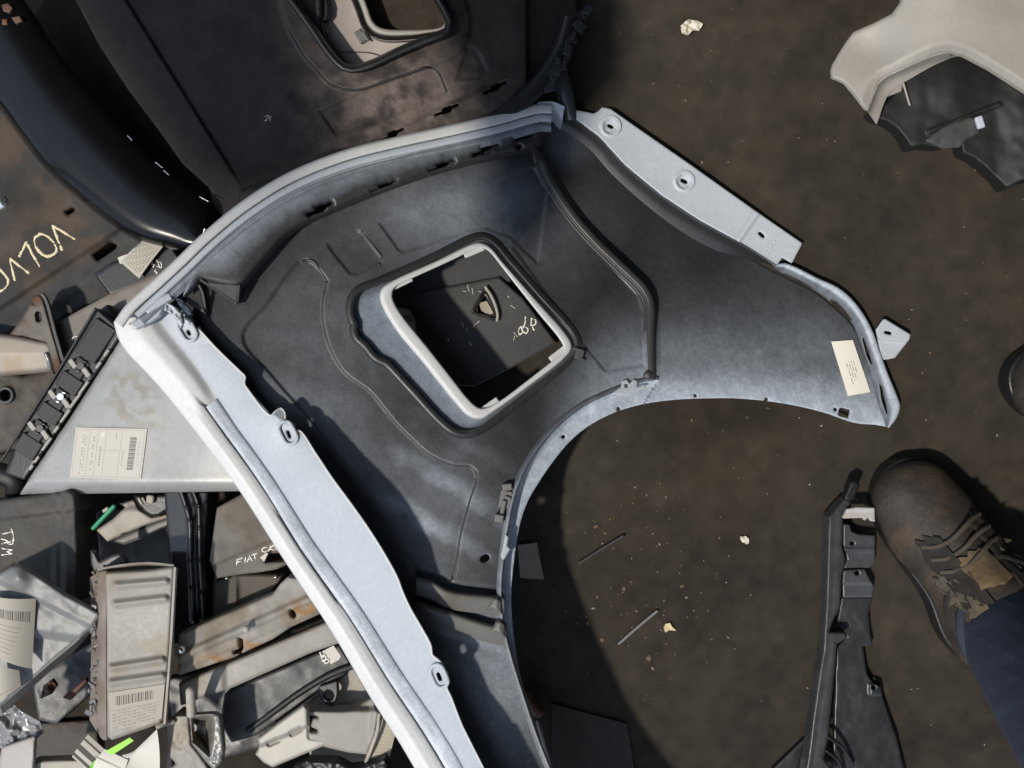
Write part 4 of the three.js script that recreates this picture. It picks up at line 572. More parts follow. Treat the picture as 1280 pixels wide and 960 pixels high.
{ // grey bracket with rolled labels
  const o = thing('grey_bracket', 'pressed grey steel bracket with a sharp folded edge and pale labels across it', 'bracket');
  const k = Z(5.333, 0, 600);
  const hb = (x, y) => 150 + 6 * sst(0, 8, 30 - Math.abs(y - (735 + (x - 40) * .5) + 14)) - 8 * sst(-2, 10, y - (790 + (x - 60) * .15)) + 9 * gau(x, y, 22, 722, 12, 14) + wob(x, y, 25, 2, 37);
  part('bracket_body', sheet({ ring: [[-40, 735], [0, 716], [14, 708], [26, 706], [36, 712], [80, 742], [124, 766], [126, 770], [112, 788], [80, 815], [40, 850], [0, 884], [-40, 910]], h: hb, t: 5, step: 2, round: 4, col: (x, y) => { const k2 = .85 + .3 * fbm(x / 14, y / 14, 3, 0, 39); return [.2 * k2, .2 * k2, .195 * k2]; } }), M(null, { r: .5, m: .12, map: T.clean, vc: true }), o);
  part('folded_edge', loft([[[126, 768, 150], [100, 798, 146], [60, 832, 144], [0, 884, 140]], [[127, 771, 130], [102, 804, 124], [64, 838, 120], [4, 892, 118]]], { n: 30, m: 3, t: 2.5 }), mat.grey, o);
  const t = ctex(256, 256, (g, w, h) => { g.fillStyle = '#cbc3b3'; g.fillRect(0, 0, w, h); g.fillStyle = '#6a645a'; for (let i = 0, x = 6; x < 235; i++) { const b = 2 + (i * 7 % 6); g.fillRect(x, 48, b, 38); x += b + 4 + i * 5 % 5; } g.fillStyle = '#a39a89'; for (let i = 0; i < 7; i++) g.fillRect(8, 112 + i * 18, 190 - i * 8, 3); });
  part('rolled_label', patch([[-12, 744, 160], [45, 748, 154], [40, 836, 154], [-14, 812, 160]], { bend: 9, t: .5, n: 16, m: 16 }), M([.6, .6, .6], { r: .7, map: t }), o);
  const t2 = ctex(128, 128, (g, w, h) => { g.fillStyle = '#d2cabb'; g.fillRect(0, 0, w, h); g.fillStyle = '#6a645a'; for (let i = 0; i < 9; i++) g.fillRect(4 + i * 6, 66, 3, 26); g.fillRect(20, 108, 96, 1.5); });
  part('rolled_label', patch([[-14, 822, 162], [24, 838, 156], [26, 858, 156], [-14, 886, 162]], { bend: 6, t: .5, n: 14, m: 14 }), M([.6, .6, .6], { r: .7, map: t2 }), o);
}
{ // crumpled clear plastic and small junk at the bottom left
  const cr = (x, y) => 106 + 14 * fbm(x / 11, y / 11, 2, 0, 43);
  solo('crumpled_film', sheet({ ring: [[-20, 870], [12, 876], [28, 890], [50, 902], [54, 916], [44, 926], [20, 930], [-20, 940]], h: cr, t: 1, step: 1.4 }), M([.2, .2, .2], { r: .25, phys: true, clearcoat: .5 }), 'crumpled shiny plastic film below the grey bracket', 'plastic film');
  solo('grey_shard', sheet({ ring: [[2, 934], [44, 920], [42, 952], [40, 985], [-6, 985]], h: (x, y) => 124 + .1 * (x - 20), t: 5, step: 1.6, round: 1.5 }), M([.36, .33, .31], { r: .5, map: T.metal }), 'flat grey shard of plastic in the bottom left corner', 'shard');
  solo('cream_rail', sheet({ ring: [[18, 962], [42, 951], [90, 949], [130, 952], [130, 990], [10, 990]], h: 116, t: 14, step: 1.8, round: 4 }), mat.cream, 'cream rail along the bottom edge beside the folded striped paper', 'rail');
  const k = Z(2.667, 0, 600);
  solo('copper_scrap', mergeGeometries([sheet({ ring: Z(5.333, 0, 780)([290, 410], [350, 365], [380, 410], [340, 470], [265, 500]), h: (x, y) => 70 + wob(x, y, 6, 4, 45), t: 4, step: 1.4, round: 1.5 }), sheet({ ring: Z(5.333, 0, 780)([415, 490], [575, 360], [580, 385], [470, 510]), h: 66, t: 5, step: 1.4, round: 1.5 })]), mat.copper, 'rusty brown scrap in the dark gap left of the ribbed box section', 'scrap');
  const t = ctex(128, 128, (g, w, h) => { g.fillStyle = '#cfc7b6'; g.fillRect(0, 0, w, h); g.fillStyle = '#57524a'; g.fillRect(14, 0, 20, h); g.fillRect(56, 0, 26, h); g.fillRect(104, 0, 8, h); g.fillStyle = '#77dd22'; g.fillRect(30, 112, 40, 16); });
  solo('striped_paper', patch([[90, 946, 150], [110, 918, 162], [132, 938, 158], [112, 966, 146]], { bend: 5, t: .5 }), M([.6, .6, .6], { r: .75, map: t }), 'folded paper with dark stripes standing up at the bottom left', 'paper');
  solo('white_paper', mergeGeometries([patch([[118, 946, 160], [160, 948, 164], [196, 912, 176], [198, 985, 166]], { bend: -6, t: .5, n: 16, m: 16 }), patch([[110, 960, 150], [130, 936, 158], [160, 950, 162], [150, 990, 150]], { bend: 4, t: .5 })]), mat.paper, 'torn white paper curling up below the bar code label', 'paper');
  solo('marker_tag', patch([[132, 939, 168], [162, 922, 172], [167, 926, 172], [140, 944, 168]], { bend: 1, t: .6, n: 4 }), mat.lime, 'bright lime green tag on the torn white paper', 'tag');
  const o = thing('cast_bracket', 'beige cast bracket with a threaded stud at the bottom of the pile', 'bracket');
  part('left_plate', sheet({ ring: Z(6.4, 100, 830)([690, 470], [760, 405], [870, 405], [890, 640], [1000, 780], [1060, 900], [690, 900], [700, 600]), holes: [Z(6.4, 100, 830)([735, 760], [765, 795], [738, 815])], h: (x, y) => 150 + wob(x, y, 20, 2, 47), t: 26, step: 1.5, round: 4 }), mat.beige, o);
  part('pocket', sheet({ ring: Z(6.4, 100, 830)([870, 400], [1080, 390], [1120, 410], [1140, 520], [1155, 680], [1140, 780], [1080, 860], [1000, 780], [890, 640]), h: (x, y) => { const d = sdp(Z(6.4, 100, 830)([890, 420], [1060, 410], [1070, 480], [1060, 600], [1040, 740], [900, 620]), x, y); return 152 - 22 * sst(-2, 9, d) + wob(x, y, 7, 1.6, 49); }, t: 6, step: 1.3, round: 5 }), M([.26, .25, .235], { r: .4, m: .25, map: T.metal }), o, 'shiny hollow pocket');
  part('stud', mergeGeometries([tube([[239, 892, 150], [238, 864, 168]], 5, { seg: 12 }), ...[0, 1, 2, 3, 4, 5, 6, 7].map(i => tube(circ(0, 0, 5.3, 2.5, 0, 12).map(p => [239 - i * .12 + p[0] * 1.0, 889 - i * 3.4 + p[1] * .6, 152 + i * 2.2]), .7, { closed: true, n: 16, seg: 5 }))]), mat.cream, o);
  part('bolt', mergeGeometries([cyl(245, 905, 134, 5, 12, { seg: 16 }), cyl(245, 905, 132, 8, 4, { seg: 6 })]), mat.grey, o);
  part('arm', tube([[198, 908, 158], [206, 905, 156], [216, 902, 152]], 3), mat.cream, o);
}

{ // unseen black bin, added so its bulk shades the floor beside the arch
  const o = thing('added_shade_bin', 'unseen black bin added below the frame to shade the floor', 'bin');
  part('bin_body', rbox(380, 1130, 0, 240, 180, 120, .2, 12), mat.black, o);
  part('lid', rbox(380, 1116, 120, 250, 190, 10, .2, 4), mat.dark, o);
}
// ------------------------------------------------------------------ black panels at the top
{ // glossy bumper-like panel
  const o = thing('glossy_panel', 'glossy black curved body panel with a worn bright edge in the top left', 'body panel');
  const up = L([[-10, -60], [14, -20], [40, 20], [75, 74], [115, 122], [160, 172], [200, 210], [240, 238], [257, 252], [262, 262], [258, 290]], 5), lo = L([[-90, 60], [-60, 80], [-10, 118], [28, 168], [58, 206], [95, 240], [135, 272], [172, 296], [205, 306], [232, 312], [248, 306]], 5);
  part('panel_shell', loft([lo.map(p => [p[0] - 3, p[1] + 4, 60]), lo.map(p => [...p, 88]), lo.map((p, i) => [lerp(p[0], up[i % up.length][0], .15), lerp(p[1], up[i % up.length][1], .15), 98]), lo.map((p, i) => [lerp(p[0], up[i][0], .5), lerp(p[1], up[i][1], .5), 99]), lo.map((p, i) => [lerp(p[0], up[i][0], .85), lerp(p[1], up[i][1], .85), 95]), up.map(p => [...p, 90]), up.map(p => [p[0] + 3, p[1] - 2, 74])], { hard: true, m: 3, t: 2 }), mat.gloss, o);
  seed = 55; const ch = []; for (const [x, y, l, a] of [[195, 203, 10, .7], [160, 170, 7, .8], [205, 213, 8, .75], [250, 246, 12, .5]]) ch.push(tube([[x, y, 92], [x + l * Math.cos(a), y + l * Math.sin(a), 92]], .8, { seg: 5 }));
  ch.push(tube([[258, 258, 91], [259, 268, 91], [258, 283, 90]], .8, { seg: 5 }), tube([[256, 286, 99], [252, 296, 97]], .7, { seg: 5 }));
  ch.forEach(g => part('worn_chip', g, mat.chrome, o));
  const c2 = (ring, h) => sheet({ ring, h, t: 3, step: 1, round: .6 });
  part('paint_chip', c2([[172, 273], [178, 273], [184, 280], [186, 285], [180, 282]], 92), mat.copper, o); part('paint_chip', c2([[186, 283], [193, 286], [197, 290], [190, 288]], 91), mat.copper, o);
  for (const [q, hq] of [[[[2, 6], [10, 4], [16, 10], [12, 16], [4, 14]], 99], [[[14, 22], [24, 20], [28, 26], [20, 30]], 99], [[[2, 24], [9, 24], [9, 31], [3, 31]], 99]]) part('rust_spot', c2(q, hq), mat.copper, o);
}
{ // black plastic liner panel with an opening
  const o = thing('quarter_panel', 'black plastic panel with an opening and clip slots behind the primed panel', 'body panel');
  const k5 = Z(5.333, 360, 0), k3 = Z(3.2, 360, 0);
  const open = [...L([[352, -30], [362, -10], [371, 2], [396, 37], [410, 58], [424, 75], [430, 80], [436, 83], [446, 82], [465, 76], [490, 64], [515, 53], [540, 43], [556, 37], [559, 30], [552, 14], [540, -6], [530, -30]], 4)];
  const ring = [[70, -60], [92, -4], [126, 60], [160, 112], [200, 165], [228, 205], [262, 236], [266, 262], [285, 276], [300, 262], [420, 228], [560, 186], [630, 172], [676, 130], [690, 104], [712, 66], [722, 44], [730, 32], [737, 22], [735, 8], [730, 12], [722, 14], [720, -4], [712, -20], [712, -60]];
  const surr = [...L([[340, -30], [352, 12], [361, 38], [379, 69], [399, 92], [412, 105], [431, 112], [450, 112], [480, 102], [510, 92], [536, 84], [575, 66], [588, 30], [570, -30]], 4)];
  const pad1 = [[536, 84], [545, 88], [552, 100], [558, 116], [470, 154], [420, 170], [400, 140], [452, 116]], pad2 = [[584, 60], [592, 58], [600, 68], [610, 90], [604, 98], [570, 100]];
  const shelf = [[300, 236], [345, 222], [416, 187], [450, 184], [474, 172], [520, 150], [557, 130], [590, 116], [625, 100], [660, 66]];
  const hb = (x, y) => { const sy = shelf.reduce((a, p, i) => { const q = shelf[i + 1]; return q && x >= p[0] && x < q[0] ? lerp(p[1], q[1], (x - p[0]) / (q[0] - p[0])) : a; }, x < 300 ? 400 : -200); const lf = 200 - (x - 128) * -1.36; const cr = (x - (155 + (y) * .62)); let z = 70 + .03 * (300 - x) + wob(x, y, 120, 2, 61) + 4 * sst(-3, 3, sdp(surr, x, y)) - 2.5 * sst(-2, 2, sdp(pad1, x, y)) - 3 * sst(-2, 2, sdp(pad2, x, y)) - 4 * sst(0, 5, cr) * sst(240, 200, y); z += 6 * sst(-1, 5, y - sy) - 16 * sst(24, 60, y - sy - 4); return z - 14 * sst(640, 720, x); };
  const zs = [zslot(490, 169, -.42), zslot(558, 138, -.36), zslot(412, 200, -.36), zslot(619, 110, -.4)];
  part('panel_sheet', sheet({ ring, holes: [open, ...zs], h: hb, t: 3, step: 2, round: 2, col: (x, y) => { const k = .75 + .5 * fbm(x / 30, y / 30, 4, 0, 65); const d = .8 + .4 * fbm(x / 7, y / 7, 4, 0, 66); const q = gau(x, y, 485, 125, 105, 75) * sst(.3, .62, fbm(x / 22, y / 22, 5, 0, 64)) * (.7 + .6 * fbm(x / 4, y / 4, 2, 0, 62)) * .15; return [(.05 + q) * k * d, (.041 + q * .76) * k * d, (.037 + q * .64) * k * d]; } }), mat.blackV, o);  // warm lighter patch puts the sunlit band into the panel colour
  const od = ccw(open.filter((p, i) => i % 2 === 0)), rr = (d, h) => { const n = od.length; return od.map((p, i) => { const a = od[(i + n - 1) % n], b = od[(i + 1) % n], l = Math.hypot(b[0] - a[0], b[1] - a[1]) || 1; return [p[0] + (b[1] - a[1]) / l * d, p[1] - (b[0] - a[0]) / l * d, h]; }); };
  part('opening_edge', loft([rr(9, 75), rr(7, 80), rr(2, 80), rr(0, 76), rr(-2, 56)], { hard: true, closed: true, m: 3, t: 2 }), mat.black, o, 'rounded black edge of the opening');
  part('crease_bead', tube(L([[361, 38], [379, 69], [399, 92], [412, 105], [431, 112], [450, 112], [480, 102], [510, 92], [534, 84], [546, 89], [553, 102], [558, 115]], 3).map(p => [p[0], p[1], hb(p[0], p[1]) + .2]), 1.4), mat.black, o);
  part('corner_hook', mergeGeometries([tube([[282, 246, 66], [288, 264, 64]], 2), rbox(300, 258, 60, 50, 16, 6, -.5, 2)]), mat.black, o);
  seed = 77; const tat = []; for (let i = 0; i < 16; i++) { const t = i / 15, x = lerp(737, 690, t), y = lerp(14, 108, t); tat.push(rbox(x - rnd() * 8, y, 54 + rnd() * 8, 5 + rnd() * 9, 5 + rnd() * 12, 3 + rnd() * 3, rnd() * 3, 1.2)); }
  const tb = part('ragged_edge', mergeGeometries(tat), mat.black, o, 'ragged torn edge'); tb.userData.kind = 'stuff';
  part('end_roll', loft([L([[722, 20], [712, 60], [690, 100], [664, 128], [630, 152], [590, 178]], 5).map(p => [p[0] + 3, p[1] + 2, 40]), L([[722, 20], [712, 60], [690, 100], [664, 128], [630, 152], [590, 178]], 5).map(p => [...p, 60]), L([[708, 20], [698, 56], [676, 92], [650, 118], [616, 140], [580, 164]], 5).map(p => [...p, 62]), L([[702, 20], [692, 54], [670, 88], [644, 112], [610, 134], [576, 156]], 5).map(p => [...p, 52])], { hard: true, m: 4, t: 2 }), mat.black, o);
  part('stamped_number', chalk([[[331, 146], [334, 144], [335, 147], [331, 151], [335, 150]], [[334, 148], [336, 144], [337, 149]], [[339, 145], [338, 151]]], (x, y) => hb(x, y) + .6, .4), mat.paper, o);
}
{ // pinkish panel below it, seen through the opening
  const o = thing('quarter_panel', 'pinkish grey panel with a white-rimmed opening lying under the black panel', 'body panel');
  const op = C([[440, -40], [456, 0], [461, 14], [465, 25], [472, 33], [483, 37], [500, 38], [536, 37], [552, 34], [557, 28], [550, 12], [536, -20], [520, -50]], 4), rim = C([[424, -40], [442, 0], [449, 18], [454, 32], [464, 44], [480, 50], [517, 49], [540, 44], [562, 38], [570, 24], [560, 0], [544, -50]], 4);
  part('panel_sheet', sheet({ ring: [[396, -60], [404, -10], [404, 30], [402, 40], [396, 70], [420, 110], [560, 80], [620, 40], [620, -60]], holes: [rim], h: (x, y) => 34 + wob(x, y, 50, 3, 67), t: 3, step: 2, round: 1.5, col: (x, y) => { const k = .85 + .3 * fbm(x / 20, y / 20, 4, 0, 69); return [.48 * k, .415 * k, .375 * k]; } }), mat.metalV, o);
  part('panel_sheet', sheet({ ring: [[360, -60], [393, -60], [393, 0], [394, 34], [388, 50], [350, 20]], h: 30, t: 3, step: 2, round: 1.5 }), M([.36, .3, .27], { r: .6, map: T.metal }), o);
  const a = ccw(cat(rim, 120, true)), b = ccw(cat(op, 120, true)), nb = a.map(p => b.reduce((m, q) => (q[0] - p[0]) ** 2 + (q[1] - p[1]) ** 2 < (m[0] - p[0]) ** 2 + (m[1] - p[1]) ** 2 ? q : m, b[0])), mx = (t, h) => a.map((p, i) => [lerp(p[0], nb[i][0], t), lerp(p[1], nb[i][1], t), h]);
  part('seal_groove', loft([mx(-.1, 36), mx(.1, 28), mx(.4, 27)], { hard: true, closed: true, m: 2, t: 1.5 }), mat.black, o);
  part('opening_rim', loft([mx(.4, 27), mx(.5, 36), mx(.75, 38), mx(1, 36), mx(1.06, 24)], { hard: true, closed: true, m: 3, t: 1.5 }), mat.white, o, 'white rim of the opening');
  part('spring_clip', mergeGeometries([rbox(453, 46, 34, 13, 16, 6, -.55, 1.5), ...[-3, 0, 3].map(d => rbox(455 + d * .9, 45 + d * .5, 40, 2, 13, 2.5, -.55, .8))]), mat.steel, o);
  part('clip', rbox(407, 39, 36, 6, 6, 6, .2, 1.5), mat.white, o);
  part('crack', tube(Z(5.333, 360, 0)([358, 345, 36], [450, 347, 37], [540, 352, 37], [610, 370, 36]), .7), mat.black, o);
}
{ const o = thing('black_strut', 'thin black strut lying under the opening of the black panel', 'strut');
  part('strut_bar', tube([[397, -40, 52], [398, 0, 52], [399, 30, 50], [402, 44, 46]], 5), mat.black, o); part('strut_pad', sheet({ ring: Z(5.333, 360, 0)([235, -30], [265, 0], [282, 50], [275, 110], [250, 140], [232, 140]), h: 50, t: 8, step: 1.5, round: 2 }), mat.black, o); }
solo('trim_strip', loft([[[690, 98, 30], [696, 120, 30], [702, 150, 24]], [[694, 92, 36], [703, 118, 36], [710, 150, 30]], [[704, 74, 36], [713, 108, 36], [720, 150, 30]], [[706, 72, 22], [716, 108, 22], [723, 150, 20]]], { n: 20, m: 3, t: 2 }), M([.06, .062, .066], { r: .35, m: .3 }), 'dark grey trim strip poking out beside the ragged end of the black panel', 'trim strip');
// ------------------------------------------------------------------ plastic sheet and block under the filler opening
{ const o = thing('plastic_sheet', 'scratched dark plastic sheet seen through the filler opening with chalk letters and a triangular vent', 'plastic sheet');
  const k = Z(2.909, 400, 260), hv = (x, y) => 16 + .02 * (y - 400);
  part('sheet_body', sheet({ ring: k([260, 330], [390, 300], [650, 250], [740, 330], [860, 490], [690, 585], [560, 650], [420, 640], [250, 480]), holes: [k([600, 318], [634, 380], [612, 392], [576, 382], [572, 356])], h: hv, t: 4, step: 2, round: 1.5 }), mat.dark, o);
  part('vent_frame', loft([k([550, 380], [575, 330], [602, 284], [625, 330], [652, 395], [640, 410], [600, 400], [560, 386]).map(p => [...p, 17]), k([556, 376], [579, 332], [602, 294], [622, 334], [644, 394], [634, 402], [602, 394], [566, 382]).map(p => [...p, 21]), k([568, 372], [583, 338], [602, 312], [616, 340], [634, 388], [630, 392], [602, 388], [572, 380]).map(p => [...p, 16])], { closed: true, n: 60, m: 2, t: 1 }), mat.black, o);
  part('vent_trim', tube(k([602, 288, 22], [622, 318, 23], [640, 360, 23], [646, 392, 23], [644, 408, 22]), 1.9), mat.white, o, 'bright crescent trim of the vent');
  part('vent_floor', sheet({ ring: k([578, 345], [606, 338], [632, 384], [618, 396], [586, 372]), h: 11, t: 2, step: 1 }), mat.cream, o);
  part('chalk_lettering', chalk([k([770, 400], [768, 420], [778, 444]), k([768, 402], [784, 408], [782, 424], [766, 426]), k([740, 428], [738, 446], [750, 456], [756, 440], [744, 432]), k([742, 430], [748, 410]), k([730, 432], [722, 444], [726, 460], [736, 452], [732, 432]), k([748, 392], [746, 404])], (x, y) => hv(x, y) + .5, .8), mat.chalk, o);
  seed = 17; const sc = []; for (let i = 0; i < 14; i++) { const x = 560 + rnd() * 110, y = 350 + rnd() * 95, l = 2 + rnd() * 7, a = rnd() * 3; sc.push(tube([[x, y, hv(x, y) + .2], [x + l * Math.cos(a), y + l * Math.sin(a), hv(x, y) + .2]], .35, { seg: 4, n: 3 })); }
  const f = part('chalk_crumb', mergeGeometries(sc), mat.chalk, o); f.userData.kind = 'stuff'; }
solo('plastic_board', sheet({ ring: [[470, 330], [600, 296], [640, 330], [640, 352], [480, 380]], h: 8, t: 8, step: 2.5, round: 1.5 }), M([.04, .042, .046], { r: .5, map: T.dust }), 'smooth dark board under the upper edge of the filler opening', 'board');
solo('tan_lump', sheet({ ring: [[488, 388], [500, 384], [512, 386], [518, 400], [520, 420], [505, 410]], h: (x, y) => 30 + wob(x, y, 6, 3, 71), t: 30, step: 1.6, round: 4 }), mat.cream, 'tan lump in the shadow at the left of the filler opening', 'debris');
// ------------------------------------------------------------------ white fender and black liner, upper right
{ const o = thing('white_fender', 'cream white car fender lying outer side up in the upper right corner', 'fender');
  const ring = [[1132, -40], [1126, 2], [1115, 17], [1092, 29], [1067, 40], [1058, 52], [1049, 66], [1041, 80], [1038.5, 88], [1040, 98], [1047, 100], [1055, 104], [1067, 118], [1076, 130], [1082, 137.5], [1086, 137], [1092, 122], [1100, 102], [1114, 93], [1130, 86], [1148, 78], [1165, 71], [1176, 67], [1187, 66], [1205, 71], [1220, 79], [1235, 87], [1260, 103], [1285, 119], [1330, 160], [1330, -40]];
  const arch = L([[1084, 138], [1100, 103], [1130, 86], [1165, 71], [1187, 66], [1205, 71], [1235, 87], [1285, 119]], 5);
  const hw = (x, y) => 70 + 46 * sst(1040, 1200, x + y * .2) - 10 * gau(x, y, 1090, 60, 40, 30) + 6 * gau(x, y, 1230, 20, 60, 30) - 8 * sst(14, 0, pdist(arch, x, y)) + 3 * gau(x, y, 1200, -10, 90, 16);
  part('fender_skin', sheet({ ring, h: hw, t: 3, step: 2.4, round: 4 }), mat.white, o);
  part('wheel_arch_lip', loft([arch.slice(0, 22).map(p => [...p, hw(...p) - 2]), arch.slice(0, 22).map(p => [p[0] + 4, p[1] + 5, hw(...p) - 16]), arch.slice(0, 22).map((p, i) => [p[0] + 12, p[1] + 17 - i * .6, hw(...p) - 22])], { hard: true, m: 3, t: 1.5 }), mat.white, o);
  part('inner_flange', sheet({ ring: [[1089, 128], [1098, 108], [1114, 98], [1128, 91], [1131, 100], [1127, 114], [1106, 122]], h: 52, t: 4, step: 1.5, round: 2 }), mat.white, o);
  part('rod', tube([[1128, 100, 56], [1132, 114, 54], [1137, 131, 50]], 1.3), mat.white, o); part('clip', rbox(1129, 97, 54, 6, 9, 5, .2, 2), mat.white, o); }
{ const o = thing('arch_liner', 'black moulded wheel arch liner spread under the cream white fender', 'arch liner');
  const ring = [[1085, 141], [1094, 134], [1110, 126], [1124, 110], [1130, 80], [1180, 55], [1240, 80], [1330, 140], [1330, 215], [1275, 227], [1264, 234], [1257, 236], [1246, 224], [1230, 208], [1215, 197], [1202, 192], [1201, 178], [1175, 184], [1152, 182], [1138, 185], [1130, 172], [1120, 160], [1108, 152], [1094, 148]];
  part('liner_shell', sheet({ ring, h: (x, y) => 26 + 10 * gau(x, y, 1190, 110, 50, 40) + wob(x, y, 45, 4, 73) + 5 * sst(3, 0, Math.sqrt(segd(x, y, [1160, 165], [1250, 130]))) + 12 * sst(1240, 1290, x), t: 4, step: 2.2, round: 4, floorAt: 2 }), M([.017, .017, .018], { r: .6, map: T.dust }), o);
  part('smoky_lens', sheet({ ring: [[1156, 176], [1180, 158], [1212, 146], [1222, 150], [1224, 166], [1208, 174], [1200, 184], [1180, 186]], h: (x, y) => 32 + wob(x, y, 14, 2.5, 75), t: 3, step: 1.6, round: 2 }), M([.10, .10, .10], { r: .25, map: T.dust }), o);
  part('foam_pad', rbox(1223, 154, 36, 9, 15, 6, -.3, 2), M([.45, .48, .55], { r: .6 }), o, 'pale foam pad'); }
// ------------------------------------------------------------------ black bumper bracket on the floor, lower right
{ const o = thing('bumper_bracket', 'black plastic bumper bracket with stepped tabs lying beside the boot', 'bracket');
  const k = Z(2.526, 960, 580);
  const rail = k([190, 168], [205, 150], [242, 108], [260, 112], [262, 135], [238, 150], [234, 260], [244, 300], [240, 325], [232, 350], [228, 450], [205, 495], [192, 530], [248, 532], [250, 548], [218, 568], [206, 700], [190, 860], [176, 930], [200, 960], [210, 1010], [110, 1010], [125, 920], [140, 800], [160, 660], [172, 590], [182, 440], [186, 300]);
  const oute = L(k([192, 165], [188, 240], [186, 330], [180, 440], [172, 590], [158, 680], [140, 800], [125, 920], [112, 1010]), 6);
  part('rail', sheet({ ring: rail, h: (x, y) => 34 + .045 * (y - 640) - .4 * sst(4, 7, pdist(oute, x, y)) * sst(13, 9, pdist(oute, x, y)), t: 20, step: 1.5, round: 3.5, col: (x, y) => { const k2 = .8 + .4 * fbm(x / 10, y / 10, 3, 0, 79); return [.065 * k2, .066 * k2, .07 * k2]; } }), M(null, { r: .42, map: T.dust, vc: true, rm: T.rough }), o);
  part('hook', sheet({ ring: k([240, 110], [262, 56], [275, 54], [292, 66], [272, 112], [258, 116]), h: 40, t: 12, step: 1.3, round: 2 }), mat.black, o);
  part('pale_clip', sheet({ ring: k([236, 168], [250, 142], [278, 136], [336, 138], [338, 182], [322, 180], [318, 168], [304, 180], [300, 170], [238, 172]), h: (x, y) => 42 + 2 * sst(640, 637, y), t: 5, step: 1.2, round: 1.2 }), M([.5, .5, .51], { r: .35, map: T.metal }), o, 'pale grey clip at the top');
  const tab = (ring, holes, h) => sheet({ ring, holes, h, t: 4, step: 1.4, round: 1.6 });
  const k2 = M([.085, .088, .095], { r: .4, map: T.dust, rm: T.rough });
  part('tab_plate', tab(k([236, 188], [258, 192], [262, 212], [285, 222], [338, 226], [338, 312], [320, 328], [238, 330], [250, 300], [236, 260]), [circ(1065, 679, 2.6)], (x, y) => 24 + 2.5 * gau(y - 687, 0, 0, 0, 1.8, 1) - 4 * sst(688, 691, y)), k2, o);
  part('tab_plate', tab(k([238, 335], [305, 332], [322, 366], [334, 385], [330, 420], [236, 422], [234, 380]), [circ(1071, 716, 3)], (x, y) => 22 + 3 * sst(731, 729, y)), k2, o);
  part('lower_plate', tab(k([232, 420], [330, 420], [318, 470], [322, 530], [332, 572], [300, 576], [312, 660], [330, 690], [356, 702], [362, 735], [380, 790], [405, 860], [430, 960], [440, 1010], [200, 1010], [206, 900], [212, 700], [216, 580], [250, 545], [215, 520]), [circ(1092, 859, 2.6)], (x, y) => 16 + wob(x, y, 30, 1.5, 81) + 3 * sst(2, 0, Math.abs(y - 862) - 6) * sst(1084, 1090, x)), M([.035, .036, .039], { r: .5, map: T.dust, rm: T.rough }), o);
  part('rib', tube(k([190, 862, 40], [235, 895, 30], [268, 950, 24]), 2.2), mat.black, o); part('rib', tube(k([184, 905, 44], [220, 935, 34], [240, 985, 26]), 2.2), mat.black, o);
}
solo('black_offcut', sheet({ ring: [[1010, 918], [1000, 960], [1000, 1000], [940, 1000], [968, 958]], h: 8, t: 8, step: 2, round: 2 }), mat.black, 'flat black plastic offcut under the bumper bracket at the bottom edge', 'offcut');
